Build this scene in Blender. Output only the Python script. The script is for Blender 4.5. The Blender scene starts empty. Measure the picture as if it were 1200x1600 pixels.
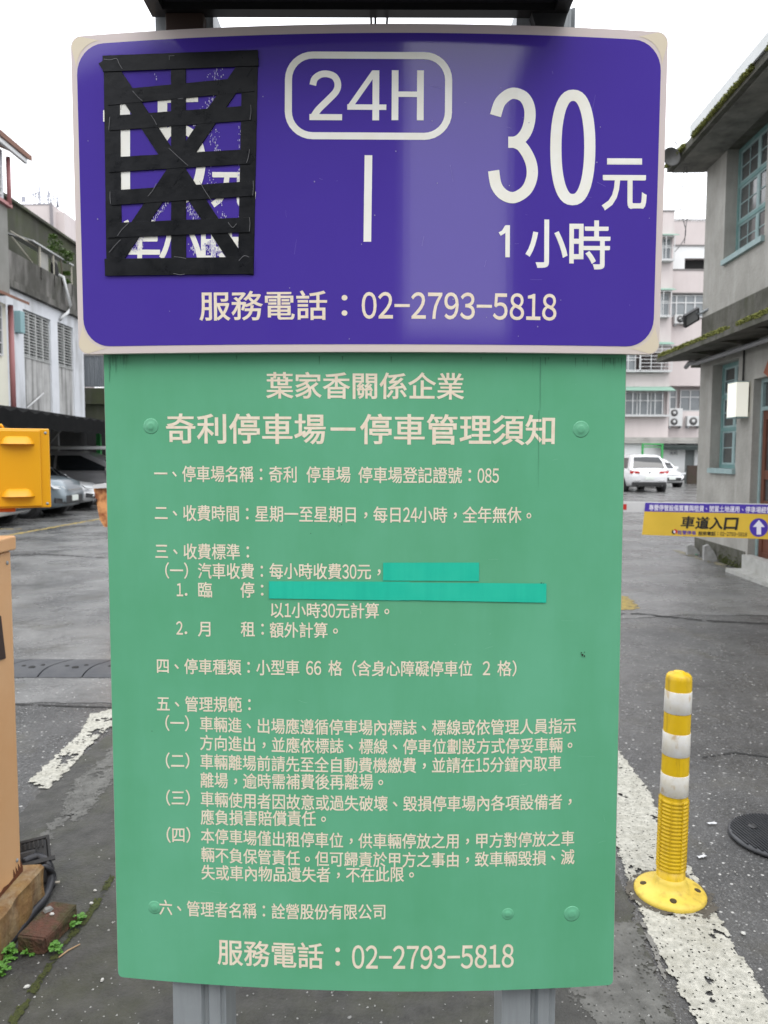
import bpy, bmesh, math, random
from math import sin, cos, pi, radians, sqrt, atan, atan2
from mathutils import Vector, Matrix, noise
random.seed(7)
S = bpy.context.scene
C = S.collection

# ---------------------------------------------------------------- camera, world, sun, exposure
EYE = 1.55
PITCH = atan(88 / 1200.0)
ROLL = -0.0029
cam = bpy.data.cameras.new('camera')
cam.sensor_fit = 'HORIZONTAL'; cam.sensor_width = 36.0; cam.lens = 36.0
cam.clip_start = 0.05; cam.clip_end = 2000
cam.dof.use_dof = True; cam.dof.focus_distance = 1.38; cam.dof.aperture_fstop = 12.0
camo = bpy.data.objects.new('camera', cam); C.objects.link(camo)
camo.matrix_world = Matrix.Translation((0, 0, EYE)) @ Matrix.Rotation(pi / 2 - PITCH, 4, 'X') @ Matrix.Rotation(-ROLL, 4, 'Z')
S.camera = camo

SUN_EL, SUN_AZ = 58.0, 200.0
w = bpy.data.worlds.new('World'); S.world = w; w.use_nodes = True
nt = w.node_tree; bg = nt.nodes['Background']; bg.inputs['Strength'].default_value = 0.1
sky = nt.nodes.new('ShaderNodeTexSky'); sky.sky_type = 'NISHITA'; sky.sun_disc = False
sky.sun_elevation = radians(SUN_EL); sky.sun_rotation = radians(SUN_AZ)
sky.air_density = 2.0; sky.dust_density = 6.0
mx = nt.nodes.new('ShaderNodeMixRGB'); mx.inputs[0].default_value = 0.93
mx.inputs[2].default_value = (16.6, 16.9, 17.6, 1)
nt.links.new(sky.outputs[0], mx.inputs[1]); nt.links.new(mx.outputs[0], bg.inputs[0])

sun = bpy.data.lights.new('sun', 'SUN'); sun.energy = 0.9; sun.angle = radians(35); sun.color = (1, 0.97, 0.93)
suno = bpy.data.objects.new('sun', sun); C.objects.link(suno)
# light comes from behind and to the right of the viewer
suno.rotation_euler = (radians(90 - SUN_EL), 0, radians(20)); suno.location = (0, -5, 20)

S.view_settings.view_transform = 'Standard'
try: S.view_settings.look = 'None'
except Exception: pass
S.view_settings.exposure = 0.45; S.view_settings.gamma = 1.0; S.view_settings.use_curve_mapping = False
S.render.engine = 'CYCLES'
S.cycles.max_bounces = 6

# ---------------------------------------------------------------- measuring helpers
def ray(px, py):
    X, Y = px - 600.0, py - 800.0
    c, s = cos(ROLL), sin(ROLL)
    X, Y = c * X + s * Y, -s * X + c * Y
    return Vector((X, 1200 * cos(PITCH) - Y * sin(PITCH), -Y * cos(PITCH) - 1200 * sin(PITCH)))
def gnd(px, py, z=0.0):
    d = ray(px, py); k = (EYE - z) / -d.z
    return Vector((d.x * k, d.y * k, z))
def aty(px, py, Y):
    d = ray(px, py); k = Y / d.y
    return Vector((d.x * k, Y, d.z * k + EYE))
def atx(px, py, X):
    d = ray(px, py); k = X / d.x
    return Vector((X, d.y * k, d.z * k + EYE))

# ---------------------------------------------------------------- material helpers
def lin(c):
    return tuple(((v / 255 / 12.92) if v / 255 <= 0.04045 else ((v / 255 + 0.055) / 1.055) ** 2.4) for v in c)
MATS = {}
def mat(name, base, rough=0.7, metal=0.0, spec=0.5, var=None, vscale=4.0, vmix=0.5, bump=0.0, bscale=60.0,
        streak=None, smix=0.5, sscale=(6, 6, .6), coat=0.0, emis=None, estr=0.0, rvar=0.0, sth=(.45, .7), vdet=5.0, vth=(.35, .7)):
    if name in MATS: return MATS[name]
    m = bpy.data.materials.new(name); m.use_nodes = True; MATS[name] = m
    n = m.node_tree; p = n.nodes['Principled BSDF']; L = n.links
    p.inputs['Roughness'].default_value = rough; p.inputs['Metallic'].default_value = metal
    p.inputs['Specular IOR Level'].default_value = spec
    if coat: p.inputs['Coat Weight'].default_value = coat; p.inputs['Coat Roughness'].default_value = .05
    tc = n.nodes.new('ShaderNodeTexCoord')
    col = None
    def mixin(prev, fac_out, c2):
        x = n.nodes.new('ShaderNodeMixRGB')
        L.new(fac_out, x.inputs[0])
        if prev is None: x.inputs[1].default_value = (*base, 1)
        else: L.new(prev, x.inputs[1])
        x.inputs[2].default_value = (*c2, 1)
        return x.outputs[0]
    def nz(scale, det, th, mul, vec=None):
        t = n.nodes.new('ShaderNodeTexNoise'); t.inputs['Scale'].default_value = scale; t.inputs['Detail'].default_value = det
        t.inputs['Roughness'].default_value = .65
        L.new(vec if vec is not None else tc.outputs['Object'], t.inputs['Vector'])
        r = n.nodes.new('ShaderNodeMapRange'); r.inputs[1].default_value = th[0]; r.inputs[2].default_value = th[1]
        r.inputs[3].default_value = 0; r.inputs[4].default_value = mul
        L.new(t.outputs[0], r.inputs[0]); return r.outputs[0]
    if var is not None: col = mixin(col, nz(vscale, vdet, vth, vmix), var)
    if streak is not None:
        mp = n.nodes.new('ShaderNodeMapping'); mp.inputs['Scale'].default_value = sscale
        L.new(tc.outputs['Object'], mp.inputs['Vector'])
        col = mixin(col, nz(1.0, 6, sth, smix, mp.outputs[0]), streak)
    if col is not None: L.new(col, p.inputs['Base Color'])
    else: p.inputs['Base Color'].default_value = (*base, 1)
    if rvar:
        t = nz(vscale * 1.7, 4, (.3, .7), 1.0)
        r = n.nodes.new('ShaderNodeMapRange'); r.inputs[3].default_value = rough - rvar; r.inputs[4].default_value = rough + rvar
        L.new(t, r.inputs[0]); L.new(r.outputs[0], p.inputs['Roughness'])
    if bump:
        t = n.nodes.new('ShaderNodeTexNoise'); t.inputs['Scale'].default_value = bscale; t.inputs['Detail'].default_value = 6
        L.new(tc.outputs['Object'], t.inputs['Vector'])
        b = n.nodes.new('ShaderNodeBump'); b.inputs['Strength'].default_value = bump; b.inputs['Distance'].default_value = .02
        L.new(t.outputs[0], b.inputs['Height']); L.new(b.outputs[0], p.inputs['Normal'])
    if emis: p.inputs['Emission Color'].default_value = (*emis, 1); p.inputs['Emission Strength'].default_value = estr
    return m

# ---------------------------------------------------------------- mesh helpers
MW = {}
def setp(o, label=None, cat=None, group=None, kind=None):
    if label: o['label'] = label
    if cat: o['category'] = cat
    if group: o['group'] = group
    if kind: o['kind'] = kind
    return o
def thing(name, label, cat, loc=(0, 0, 0), rz=0.0, group=None):
    o = bpy.data.objects.new(name, None); C.objects.link(o)
    o.empty_display_size = .1
    o.location = loc; o.rotation_euler = (0, 0, rz)
    MW[o.name] = Matrix.Translation(loc) @ Matrix.Rotation(rz, 4, 'Z')
    return setp(o, label, cat, group)

class MB:
    """collects geometry; build() links it as ONE mesh object"""
    def __init__(s): s.v = []; s.f = []; s.sm = []
    def add(s, vs, fs, smooth=False):
        b = len(s.v); s.v += [tuple(v) for v in vs]
        s.f += [tuple(i + b for i in f) for f in fs]; s.sm += [smooth] * len(fs); return s
    def box(s, lo, hi, M=None):
        x0, y0, z0 = lo; x1, y1, z1 = hi
        vs = [Vector(p) for p in ((x0, y0, z0), (x1, y0, z0), (x1, y1, z0), (x0, y1, z0), (x0, y0, z1), (x1, y0, z1), (x1, y1, z1), (x0, y1, z1))]
        if M: vs = [M @ v for v in vs]
        return s.add(vs, [(0, 3, 2, 1), (4, 5, 6, 7), (0, 1, 5, 4), (1, 2, 6, 5), (2, 3, 7, 6), (3, 0, 4, 7)])
    def bbox(s, lo, hi, b=.01, M=None):
        """bevelled box"""
        bm = bmesh.new(); bmesh.ops.create_cube(bm, size=1)
        for v in bm.verts:
            v.co = Vector([(lo[i] + hi[i]) / 2 + v.co[i] * (hi[i] - lo[i]) for i in range(3)])
        bmesh.ops.bevel(bm, geom=bm.edges[:], offset=b, segments=2, profile=.5, affect='EDGES')
        bm.verts.index_update()
        vs = [(M @ v.co if M else v.co) for v in bm.verts]
        s.add(vs, [[v.index for v in f.verts] for f in bm.faces], False); bm.free(); return s
    def prism(s, pts, d, M=None):
        """polygon of 3-D points extruded by vector d"""
        n = len(pts); d = Vector(d)
        vs = [Vector(p) for p in pts] + [Vector(p) + d for p in pts]
        if M: vs = [M @ v for v in vs]
        fs = [tuple(range(n))[::-1], tuple(range(n, 2 * n))] + [(i, (i + 1) % n, n + (i + 1) % n, n + i) for i in range(n)]
        return s.add(vs, fs)
    def tube(s, pts, r, n=8, cap=True, M=None, ridge=0, smooth=True):
        pts = [Vector(p) for p in pts]
        if M: pts = [M @ p for p in pts]
        vs = []; fs = []
        up = Vector((0, 0, 1))
        for i, p in enumerate(pts):
            t = (pts[min(i + 1, len(pts) - 1)] - pts[max(i - 1, 0)]).normalized()
            a = t.cross(up)
            if a.length < .05: a = t.cross(Vector((1, 0, 0)))
            a.normalize(); b = t.cross(a)
            rr = r[i] if isinstance(r, (list, tuple)) else r
            if ridge: rr *= 1 + (ridge if i % 2 else 0)
            for k in range(n):
                an = 2 * pi * k / n
                vs.append(p + a * cos(an) * rr + b * sin(an) * rr)
        for i in range(len(pts) - 1):
            for k in range(n):
                fs.append((i * n + k, i * n + (k + 1) % n, (i + 1) * n + (k + 1) % n, (i + 1) * n + k))
        if cap:
            fs.append(tuple(range(n))[::-1]); fs.append(tuple(range((len(pts) - 1) * n, len(pts) * n)))
        return s.add(vs, fs, smooth)
    def lathe(s, prof, n=32, M=None, smooth=True):
        vs = []; fs = []
        for r, z in prof:
            for k in range(n):
                a = 2 * pi * k / n; v = Vector((r * cos(a), r * sin(a), z)); vs.append(M @ v if M else v)
        for i in range(len(prof) - 1):
            for k in range(n):
                fs.append((i * n + k, i * n + (k + 1) % n, (i + 1) * n + (k + 1) % n, (i + 1) * n + k))
        fs.append(tuple(range(n))[::-1]); fs.append(tuple(range((len(prof) - 1) * n, len(prof) * n)))
        return s.add(vs, fs, smooth)
    def build(s, name, m, parent=None, world=False, kind=None, label=None):
        me = bpy.data.meshes.new(name)
        vs = s.v
        if parent is not None and world:
            inv = MW[parent.name].inverted(); vs = [inv @ Vector(v) for v in vs]
        me.from_pydata(vs, [], s.f); me.validate(); me.update()
        me.polygons.foreach_set('use_smooth', (s.sm + [False] * len(me.polygons))[:len(me.polygons)])
        if m: me.materials.append(m)
        o = bpy.data.objects.new(name, me); C.objects.link(o)
        if parent is not None:
            o.parent = parent; MW[o.name] = MW[parent.name]
        else: MW[o.name] = Matrix()
        if kind: o['kind'] = kind
        if label: o['label'] = label
        return o
def fixn(o):
    bm = bmesh.new(); bm.from_mesh(o.data); bmesh.ops.recalc_face_normals(bm, faces=bm.faces[:]); bm.to_mesh(o.data); bm.free(); return o
def kids(o): return [c for c in bpy.data.objects if c.parent == o]
def copy_tree(o, parent=None):
    c = o.copy(); C.objects.link(c); c.parent = parent
    MW[c.name] = MW.get(o.name, Matrix())
    for ch in kids(o): copy_tree(ch, c)
    return c
def rough_poly(pts, step=.04, amp=.015, seed=0, scale=9.0):
    """resample a ground polygon and roughen its outline"""
    out = []
    n = len(pts)
    for i in range(n):
        a = Vector(pts[i][:2]); b = Vector(pts[(i + 1) % n][:2]); L = (b - a).length
        k = max(1, int(L / step)); nn = Vector((-(b - a).y, (b - a).x)); nn.normalize()
        for j in range(k):
            p = a.lerp(b, j / k)
            d = noise.noise(Vector((p.x * scale, p.y * scale, seed))) * amp * 1.6 + noise.noise(Vector((p.x * scale * 4, p.y * scale * 4, seed + 5))) * amp
            out.append(p + nn * d)
    return out

# ================================================================ GROUND
def ground_material(name, k):
    m = bpy.data.materials.new(name); m.use_nodes = True; n = m.node_tree; L = n.links; p = n.nodes['Principled BSDF']
    tc = n.nodes.new('ShaderNodeTexCoord'); P = tc.outputs['Object']
    def N(scale, det=5, ro=.6):
        t = n.nodes.new('ShaderNodeTexNoise'); t.inputs['Scale'].default_value = scale; t.inputs['Detail'].default_value = det
        t.inputs['Roughness'].default_value = ro; L.new(P, t.inputs['Vector']); return t.outputs[0]
    def R(x, a, b, c=0., d=1.):
        r = n.nodes.new('ShaderNodeMapRange'); L.new(x, r.inputs[0])
        for i, v in zip((1, 2, 3, 4), (a, b, c, d)): r.inputs[i].default_value = v
        return r.outputs[0]
    def MIX(f, a, b):
        x = n.nodes.new('ShaderNodeMixRGB'); L.new(f, x.inputs[0])
        for i, v in ((1, a), (2, b)):
            if isinstance(v, tuple): x.inputs[i].default_value = (*v, 1)
            else: L.new(v, x.inputs[i])
        return x.outputs[0]
    def MUL(a, b):
        x = n.nodes.new('ShaderNodeMath'); x.operation = 'MULTIPLY'
        L.new(a, x.inputs[0]); L.new(b, x.inputs[1]); return x.outputs[0]
    # tar and crushed stone
    c = MIX(R(N(95, 4), .38, .64), (.014 * k, .0142 * k, .0145 * k), (.070 * k, .070 * k, .069 * k))
    c = MIX(R(N(1.3, 4), .38, .60, 0, .65), c, (.085 * k, .085 * k, .083 * k))      # dusty patches
    c = MIX(R(N(.8, 5), .52, .64, 0, .55), c, (.018 * k, .018 * k, .018 * k))      # damp patches
    v = n.nodes.new('ShaderNodeTexVoronoi'); v.voronoi_dimensions = '2D'; v.inputs['Scale'].default_value = 38; L.new(P, v.inputs['Vector'])
    sep = n.nodes.new('ShaderNodeSeparateColor'); L.new(v.outputs['Color'], sep.inputs[0])
    fleck = MUL(R(v.outputs['Distance'], .10, .17, 1, 0), R(sep.outputs[0], .86, .90))
    c = MIX(fleck, c, (.34, .34, .33))
    v2 = n.nodes.new('ShaderNodeTexVoronoi'); v2.voronoi_dimensions = '2D'; v2.inputs['Scale'].default_value = 110; L.new(P, v2.inputs['Vector'])
    sep2 = n.nodes.new('ShaderNodeSeparateColor'); L.new(v2.outputs['Color'], sep2.inputs[0])
    f2 = MUL(R(v2.outputs['Distance'], .25, .4, .9, 0), R(sep2.outputs[1], .72, .80))
    c = MIX(f2, c, (.15, .15, .148))
    v3 = n.nodes.new('ShaderNodeTexVoronoi'); v3.voronoi_dimensions = '2D'; v3.inputs['Scale'].default_value = 13; L.new(P, v3.inputs['Vector'])
    sep3 = n.nodes.new('ShaderNodeSeparateColor'); L.new(v3.outputs['Color'], sep3.inputs[0])
    c = MIX(MUL(R(v3.outputs['Distance'], .05, .085, 1, 0), R(sep3.outputs[1], .62, .66)), c, (.46, .46, .44))
    mud = MIX(R(N(2.1, 6), .55, .7, 0, .45), c, (.060, .055, .035))
    L.new(mud, p.inputs['Base Color'])
    L.new(R(N(1.1, 5), .38, .62, .13, .42), p.inputs['Roughness'])
    p.inputs['Specular IOR Level'].default_value = .55
    b = n.nodes.new('ShaderNodeBump'); b.inputs['Strength'].default_value = .55; b.inputs['Distance'].default_value = .006
    L.new(N(150, 4), b.inputs['Height'])
    b2 = n.nodes.new('ShaderNodeBump'); b2.inputs['Strength'].default_value = .35; b2.inputs['Distance'].default_value = .05
    L.new(N(5, 4), b2.inputs['Height']); L.new(b.outputs[0], b2.inputs['Normal']); L.new(b2.outputs[0], p.inputs['Normal'])
    return m
M_asph = ground_material('asphalt', 1.0); M_lot = ground_material('worn_asphalt', 2.3)
g = MB()
xs = [-400, -60, -20, -6, -2, 2, 6, 20, 60, 400]; ys = [-400, -60, -15, -4, 0, 2, 4, 8, 16, 30, 60, 400]
g.add([(x, y, 0) for y in ys for x in xs], [(j * 10 + i, j * 10 + i + 1, (j + 1) * 10 + i + 1, (j + 1) * 10 + i) for j in range(len(ys) - 1) for i in range(9)])
setp(g.build('ground', M_asph), kind='structure')

# darker footway concrete in the foreground and worn cement patches
M_conc = mat('dark_concrete', (.032, .032, .029), rough=.7, var=(.078, .077, .070), vscale=11, vmix=.8, bump=.5, bscale=90, streak=(.05, .055, .022), sscale=(3, 3, 3), smix=.55, rvar=.1)
M_cem = mat('cement_patch', (.13, .13, .12), rough=.8, var=(.055, .055, .05), vscale=16, vmix=.9, bump=.7, bscale=45, rvar=.1)
def sheet(name, px, z, m, amp=.015, seed=1, kind='structure', step=.03, scale=9.0):
    pts = [gnd(*q) for q in px]
    o = rough_poly(pts, step, amp, seed, scale)
    b = MB().add([(p.x, p.y, z) for p in o], [tuple(range(len(o)))])
    ob = b.build(name, m); ob['kind'] = kind
    bm = bmesh.new(); bm.from_mesh(ob.data); bmesh.ops.triangulate(bm, faces=bm.faces[:]); bmesh.ops.recalc_face_normals(bm, faces=bm.faces[:])
    for f in bm.faces:
        if f.normal.z < 0: f.normal_flip()
    bm.to_mesh(ob.data); bm.free(); return ob
lot = rough_poly([(-60, 4.72), (-1.2, 4.70), (.6, 5.2), (1.4, 7.0), (3.0, 7.45), (12, 7.3), (60, 7.3), (60, 90), (-60, 90)], .05, .03, 5, 3.0)
def lot_sheet():
    b = MB().add([(p.x, p.y, .002) for p in lot], [tuple(range(len(lot)))]); ob = b.build('parking_lot', M_lot); ob['kind'] = 'structure'
    bm = bmesh.new(); bm.from_mesh(ob.data); bmesh.ops.triangulate(bm, faces=bm.faces[:])
    for f in bm.faces:
        f.normal_update()
        if f.normal.z < 0: f.normal_flip()
    bm.to_mesh(ob.data); bm.free()
lot_sheet()
sheet('pavement', [(-200, 1700), (-150, 1420), (20, 1290), (95, 1215), (172, 1150), (300, 1090), (420, 1120), (700, 1150), (900, 1240), (985, 1400), (1070, 1640), (1100, 1750), (500, 1900)], .003, M_conc, .018, 3, step=.012, scale=14)
# painted markings: worn, flaking paint, cell by cell
M_white = mat('road_paint_white', (.50, .49, .43), rough=.75, var=(.20, .20, .17), vscale=55, vmix=.8, bump=.35, bscale=260, streak=(.26, .25, .20), sscale=(7, 7, 7), smix=.5)
M_ped = mat('cement_ridge', (.19, .185, .17), rough=.85, var=(.1, .1, .09), vscale=40, vmix=.7)
M_yel = mat('road_paint_yellow', (.42, .30, .06), rough=.75, var=(.15, .13, .07), vscale=14, vmix=.95, bump=.4, bscale=100)
def paint(name, pts, z, m, cell=.008, thr=-.30, edge=.02, seed=2, jit=.35):
    P = [Vector(p[:2]) for p in pts]; n = len(P)
    x0 = min(p.x for p in P) - edge; x1 = max(p.x for p in P) + edge; y0 = min(p.y for p in P) - edge; y1 = max(p.y for p in P) + edge
    def sd(q):
        ins = False; d = 9
        for i in range(n):
            a = P[i]; b = P[(i + 1) % n]
            if (a.y > q.y) != (b.y > q.y) and q.x < (b.x - a.x) * (q.y - a.y) / (b.y - a.y) + a.x: ins = not ins
            ab = b - a; t = max(0, min(1, (q - a).dot(ab) / ab.length_squared)); d = min(d, (q - a - ab * t).length)
        return d if ins else -d
    nx = int((x1 - x0) / cell) + 1; ny = int((y1 - y0) / cell) + 1
    b = MB(); idx = {}
    def vid(i, j):
        if (i, j) not in idx:
            jx = (random.random() - .5) * cell * jit * 2; jy = (random.random() - .5) * cell * jit * 2
            idx[(i, j)] = len(b.v); b.v.append((x0 + i * cell + jx, y0 + j * cell + jy, z))
        return idx[(i, j)]
    for i in range(nx):
        for j in range(ny):
            q = Vector((x0 + (i + .5) * cell, y0 + (j + .5) * cell))
            s_ = sd(q)
            if s_ < -edge: continue
            e = noise.noise(Vector((q.x * 22, q.y * 22, seed))) * .7 + noise.noise(Vector((q.x * 70, q.y * 70, seed + 3))) * .5
            hole = noise.noise(Vector((q.x * 9, q.y * 9, seed + 9))) * .8 + noise.noise(Vector((q.x * 40, q.y * 40, seed + 13))) * .45
            fine = noise.noise(Vector((q.x * 130, q.y * 130, seed + 21)))
            wear = .62 - min(.5, max(0, s_) / edge * .16)
            if s_ + e * edge > 0 and hole > thr and fine > -wear - .12 + (.25 if s_ < edge * .8 else 0) - (.25 if s_ > edge * 2.2 else 0):
                b.f.append((vid(i, j), vid(i + 1, j), vid(i + 1, j + 1), vid(i, j + 1))); b.sm.append(False)
    o = b.build(name, m); o['kind'] = 'structure'; return o
G = lambda *p: [gnd(*q) for q in p]
paint('road_marking', G((940, 1160), (962, 1165), (1010, 1225), (1060, 1320), (1110, 1405), (1160, 1490), (1215, 1580), (1240, 1640), (1120, 1660), (1090, 1590), (1030, 1480), (990, 1395), (960, 1300), (925, 1215)), .0065, M_white, .0045, -.44, .022, 4)
paint('road_marking', G((45, 1228), (75, 1238), (112, 1205), (140, 1170), (172, 1140), (240, 1120), (240, 1098), (172, 1113), (142, 1120), (128, 1150), (95, 1180)), .0065, M_white, .0055, -.36, .022, 9)
paint('road_marking', [(-7.42, 13.2), (-7.30, 13.2), (-6.72, 19.5), (-6.84, 19.5)], .004, M_yel, .05, -.35, .03, 3)
paint('road_marking', [(-7.6, 16.0), (-7.6, 15.9), (-13, 15.9), (-13, 16.0)], .004, M_yel, .05, -.2, .03, 6)
paint('road_marking', G((960, 928), (981, 930), (999, 948), (985, 951), (940, 951)), .004, M_yel, .03, -.4, .03, 3)
M_seam = mat('asphalt_seam', (.016, .016, .015), rough=.7)
paint('asphalt_seam', G((-20, 1102), (172, 1107), (300, 1108), (300, 1110), (172, 1109), (-20, 1104)), .0035, M_seam, .008, -.35, .008, 41)
paint('asphalt_seam', G((900, 957), (1000, 956), (1100, 966), (1230, 972), (1230, 974), (1100, 968), (1000, 958), (900, 959)), .0035, M_seam, .012, -.3, .012, 43)
paint('asphalt_seam', G((-20, 872), (60, 868), (165, 874), (165, 875), (60, 870), (-20, 874)), .0035, M_seam, .03, -.2, .03, 45)
paint('asphalt_seam', G((1100, 1180), (1150, 1172), (1230, 1182), (1230, 1184), (1150, 1174), (1100, 1182)), .0035, M_seam, .006, -.2, .006, 47)
paint('road_marking', [(4.75, 12.6), (4.88, 12.6), (4.93, 8.0), (4.80, 8.0)], .004, mat('road_paint_faded', (.24, .21, .13), rough=.8, var=(.1, .1, .08), vscale=9, vmix=.9), .04, -.05, .03, 11)
paint('road_marking', [(5.00, 12.2), (5.06, 12.2), (5.12, 8.0), (5.05, 8.0)], .004, MATS['road_paint_faded'], .04, -.05, .03, 17)
paint('concrete_patch', G((98, 1262), (120, 1225), (160, 1190), (175, 1172), (240, 1140), (260, 1180), (178, 1222), (150, 1262), (112, 1290)), .0045, M_cem, .005, -.42, .05, 31)
paint('concrete_patch', G((50, 1330), (95, 1275), (112, 1262), (118, 1275), (72, 1330)), .0045, M_cem, .005, -.12, .03, 33)
paint('concrete_patch', G((900, 1470), (965, 1440), (1000, 1440), (1010, 1475), (1022, 1520), (1048, 1570), (1080, 1640), (1000, 1660), (900, 1560)), .0045, M_cem, .005, -.6, .05, 35)
paint('pavement_edge', G((1003, 1440), (1010, 1440), (1030, 1475), (1045, 1530), (1041, 1532), (1022, 1480)), .006, M_ped, .005, -.3, .006, 37)
# mossy joint beside the brick
M_moss = mat('moss', (.075, .090, .015), rough=.95, var=(.035, .045, .012), vscale=60, vmix=.9, bump=1.0, bscale=180)
paint('pavement_joint', G((5, 1620), (22, 1620), (95, 1500), (150, 1432), (185, 1375), (176, 1372), (140, 1428), (86, 1500)), .006, M_moss, .004, -.16, .010, 21)
paint('pavement_joint', G((2, 1640), (8, 1640), (90, 1508), (150, 1424), (181, 1376), (178, 1375), (146, 1424), (86, 1504)), .0045, mat('wet_joint', (.018, .019, .012), rough=.6), .005, -.6, .006, 23)

# ================================================================ BUILDINGS BESIDE THE ENTRANCE
M_gconc = mat('weathered_render', (.36, .35, .32), rough=.92, var=(.23, .225, .20), vscale=2.3, vmix=.75, vdet=9, bump=.35, bscale=25,
              streak=(.48, .47, .44), sscale=(3.2, 3.2, .8), smix=.55, sth=(.5, .72))
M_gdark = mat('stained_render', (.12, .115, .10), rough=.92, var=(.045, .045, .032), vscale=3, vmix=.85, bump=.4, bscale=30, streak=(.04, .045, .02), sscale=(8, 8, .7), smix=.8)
M_teal = mat('teal_paint', (.10, .22, .21), rough=.6, var=(.20, .28, .27), vscale=7, vmix=.7)
M_teall = mat('pale_teal_paint', (.30, .40, .40), rough=.6, var=(.16, .25, .25), vscale=8, vmix=.6)
M_pane = mat('window_glass', (.055, .06, .06), rough=.09, spec=.7, var=(.12, .12, .115), vscale=2.2, vmix=.6)
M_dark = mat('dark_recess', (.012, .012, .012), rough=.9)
A = .042
BO = (5.0, 12.28, 0)
RZ = pi - A   # local +x outward is handled by the explicit mapping below
def bw(s, n, z):
    """building coordinates: s along the facade towards the viewer, n into the wall"""
    e = Vector((sin(A), cos(A), 0)); nn = Vector((cos(A), -sin(A), 0))
    return Vector(BO) - e * s + nn * n + Vector((0, 0, z))
gb = thing('concrete_building', 'old two storey grey rendered building with teal window frames and mossy eaves at the right', 'building', BO)
def bbx(s0, s1, n0, n1, z0, z1, mb=None):
    mb = mb or MB()
    vs = [bw(s, n, z) for z in (z0, z1) for s, n in ((s0, n0), (s1, n0), (s1, n1), (s0, n1))]
    return mb.add(vs, [(0, 1, 2, 3), (7, 6, 5, 4), (0, 4, 5, 1), (1, 5, 6, 2), (2, 6, 7, 3), (3, 7, 4, 0)])
# wall with real openings, split into piers, spandrels and lintels
WT = .32; SE = 9.0
wl = MB()
up0, up1, lo0, lo1, dr0, dr1 = .77, 2.10, .50, 1.45, 1.96, 3.29
UZ0, UZ1, LZ0, LZ1, DZ1 = 4.37, 5.99, 1.30, 2.93, 2.58
bbx(0, lo0, 0, WT, 0, 3.15, wl); bbx(lo0, lo1, 0, WT, 0, LZ0, wl); bbx(lo0, lo1, 0, WT, LZ1, 3.15, wl)
bbx(lo1, dr0, 0, WT, 0, 3.15, wl); bbx(dr0, dr1, 0, WT, DZ1, 3.15, wl); bbx(dr1, SE, 0, WT, 0, 3.15, wl)
bbx(0, up0, 0, WT, 3.15, 6.0, wl); bbx(up0, up1, 0, WT, 3.15, UZ0, wl); bbx(up1, 2.75, 0, WT, 3.15, 6.0, wl)
bbx(2.75, 4.1, 0, WT, 3.15, UZ0, wl); bbx(4.1, SE, 0, WT, 3.15, 6.0, wl)
bbx(0, .3, WT, 7, 0, 6.0, wl); bbx(SE - .3, SE, WT, 7, 0, 6.0, wl); bbx(.3, SE - .3, 6.7, 7, 0, 6.0, wl)
fixn(wl.build('wall', M_gconc, gb, True))
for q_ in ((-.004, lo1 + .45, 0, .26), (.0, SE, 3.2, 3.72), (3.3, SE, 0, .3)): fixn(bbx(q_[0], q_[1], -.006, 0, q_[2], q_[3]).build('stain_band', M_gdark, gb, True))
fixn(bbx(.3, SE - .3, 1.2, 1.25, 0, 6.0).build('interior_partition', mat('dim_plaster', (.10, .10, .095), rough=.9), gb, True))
# eaves slab, moss and metal roof
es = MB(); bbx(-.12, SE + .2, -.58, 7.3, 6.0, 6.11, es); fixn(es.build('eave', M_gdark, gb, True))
M_soft = mat('soffit_render', (.24, .235, .21), rough=.95, var=(.05, .05, .045), vscale=2.5, vmix=.8, bump=.3, bscale=20)
so = MB(); bbx(-.10, SE, -.50, -.002, 5.985, 5.999, so); fixn(so.build('soffit', M_soft, gb, True))
mr = MB()
vs = [bw(1.0, -.60, 6.14), bw(SE, -.60, 6.14), bw(SE, 3.5, 7.3), bw(1.0, 3.5, 7.3)]
mr.prism(vs, (0, 0, .03)); bbx(1.0, SE, -.62, -.60, 6.10, 6.25, mr)
fixn(mr.build('roof', mat('pale_metal_roof', (.62, .64, .64), rough=.5, var=(.5, .52, .5), vscale=3, vmix=.5), gb, True))
def mossline(s0, s1, n, z, dens, seed):
    b = MB(); rnd = random.Random(seed)
    for i in range(int((s1 - s0) * dens)):
        s = rnd.uniform(s0, s1)
        if noise.noise(Vector((s * 1.7, seed, 0))) < -.22: continue
        p = bw(s, n + rnd.uniform(-.025, .05), z + rnd.uniform(-.03, .035)); r = rnd.uniform(.007, .020)
        M = Matrix.Translation(p) @ Matrix.Rotation(rnd.uniform(0, 6), 4, 'Z') @ Matrix.Rotation(rnd.uniform(-.6, .6), 4, 'X')
        vs = [M @ Vector(q) for q in ((-r, -r * .7, 0), (r, -r * .6, 0), (r * .7, r, 0), (-r * .8, r * .8, 0), (0, 0, r * .9))]
        b.add(vs, [(0, 1, 4), (1, 2, 4), (2, 3, 4), (3, 0, 4), (3, 2, 1, 0)])
    return b
M_moss2 = mat('bright_moss', (.22, .23, .05), rough=.95, var=(.07, .085, .025), vscale=14, vmix=.85)
mossline(-.1, 5, -.60, 6.075, 1300, 3).build('moss', M_moss2, gb, True, kind='stuff')
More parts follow.
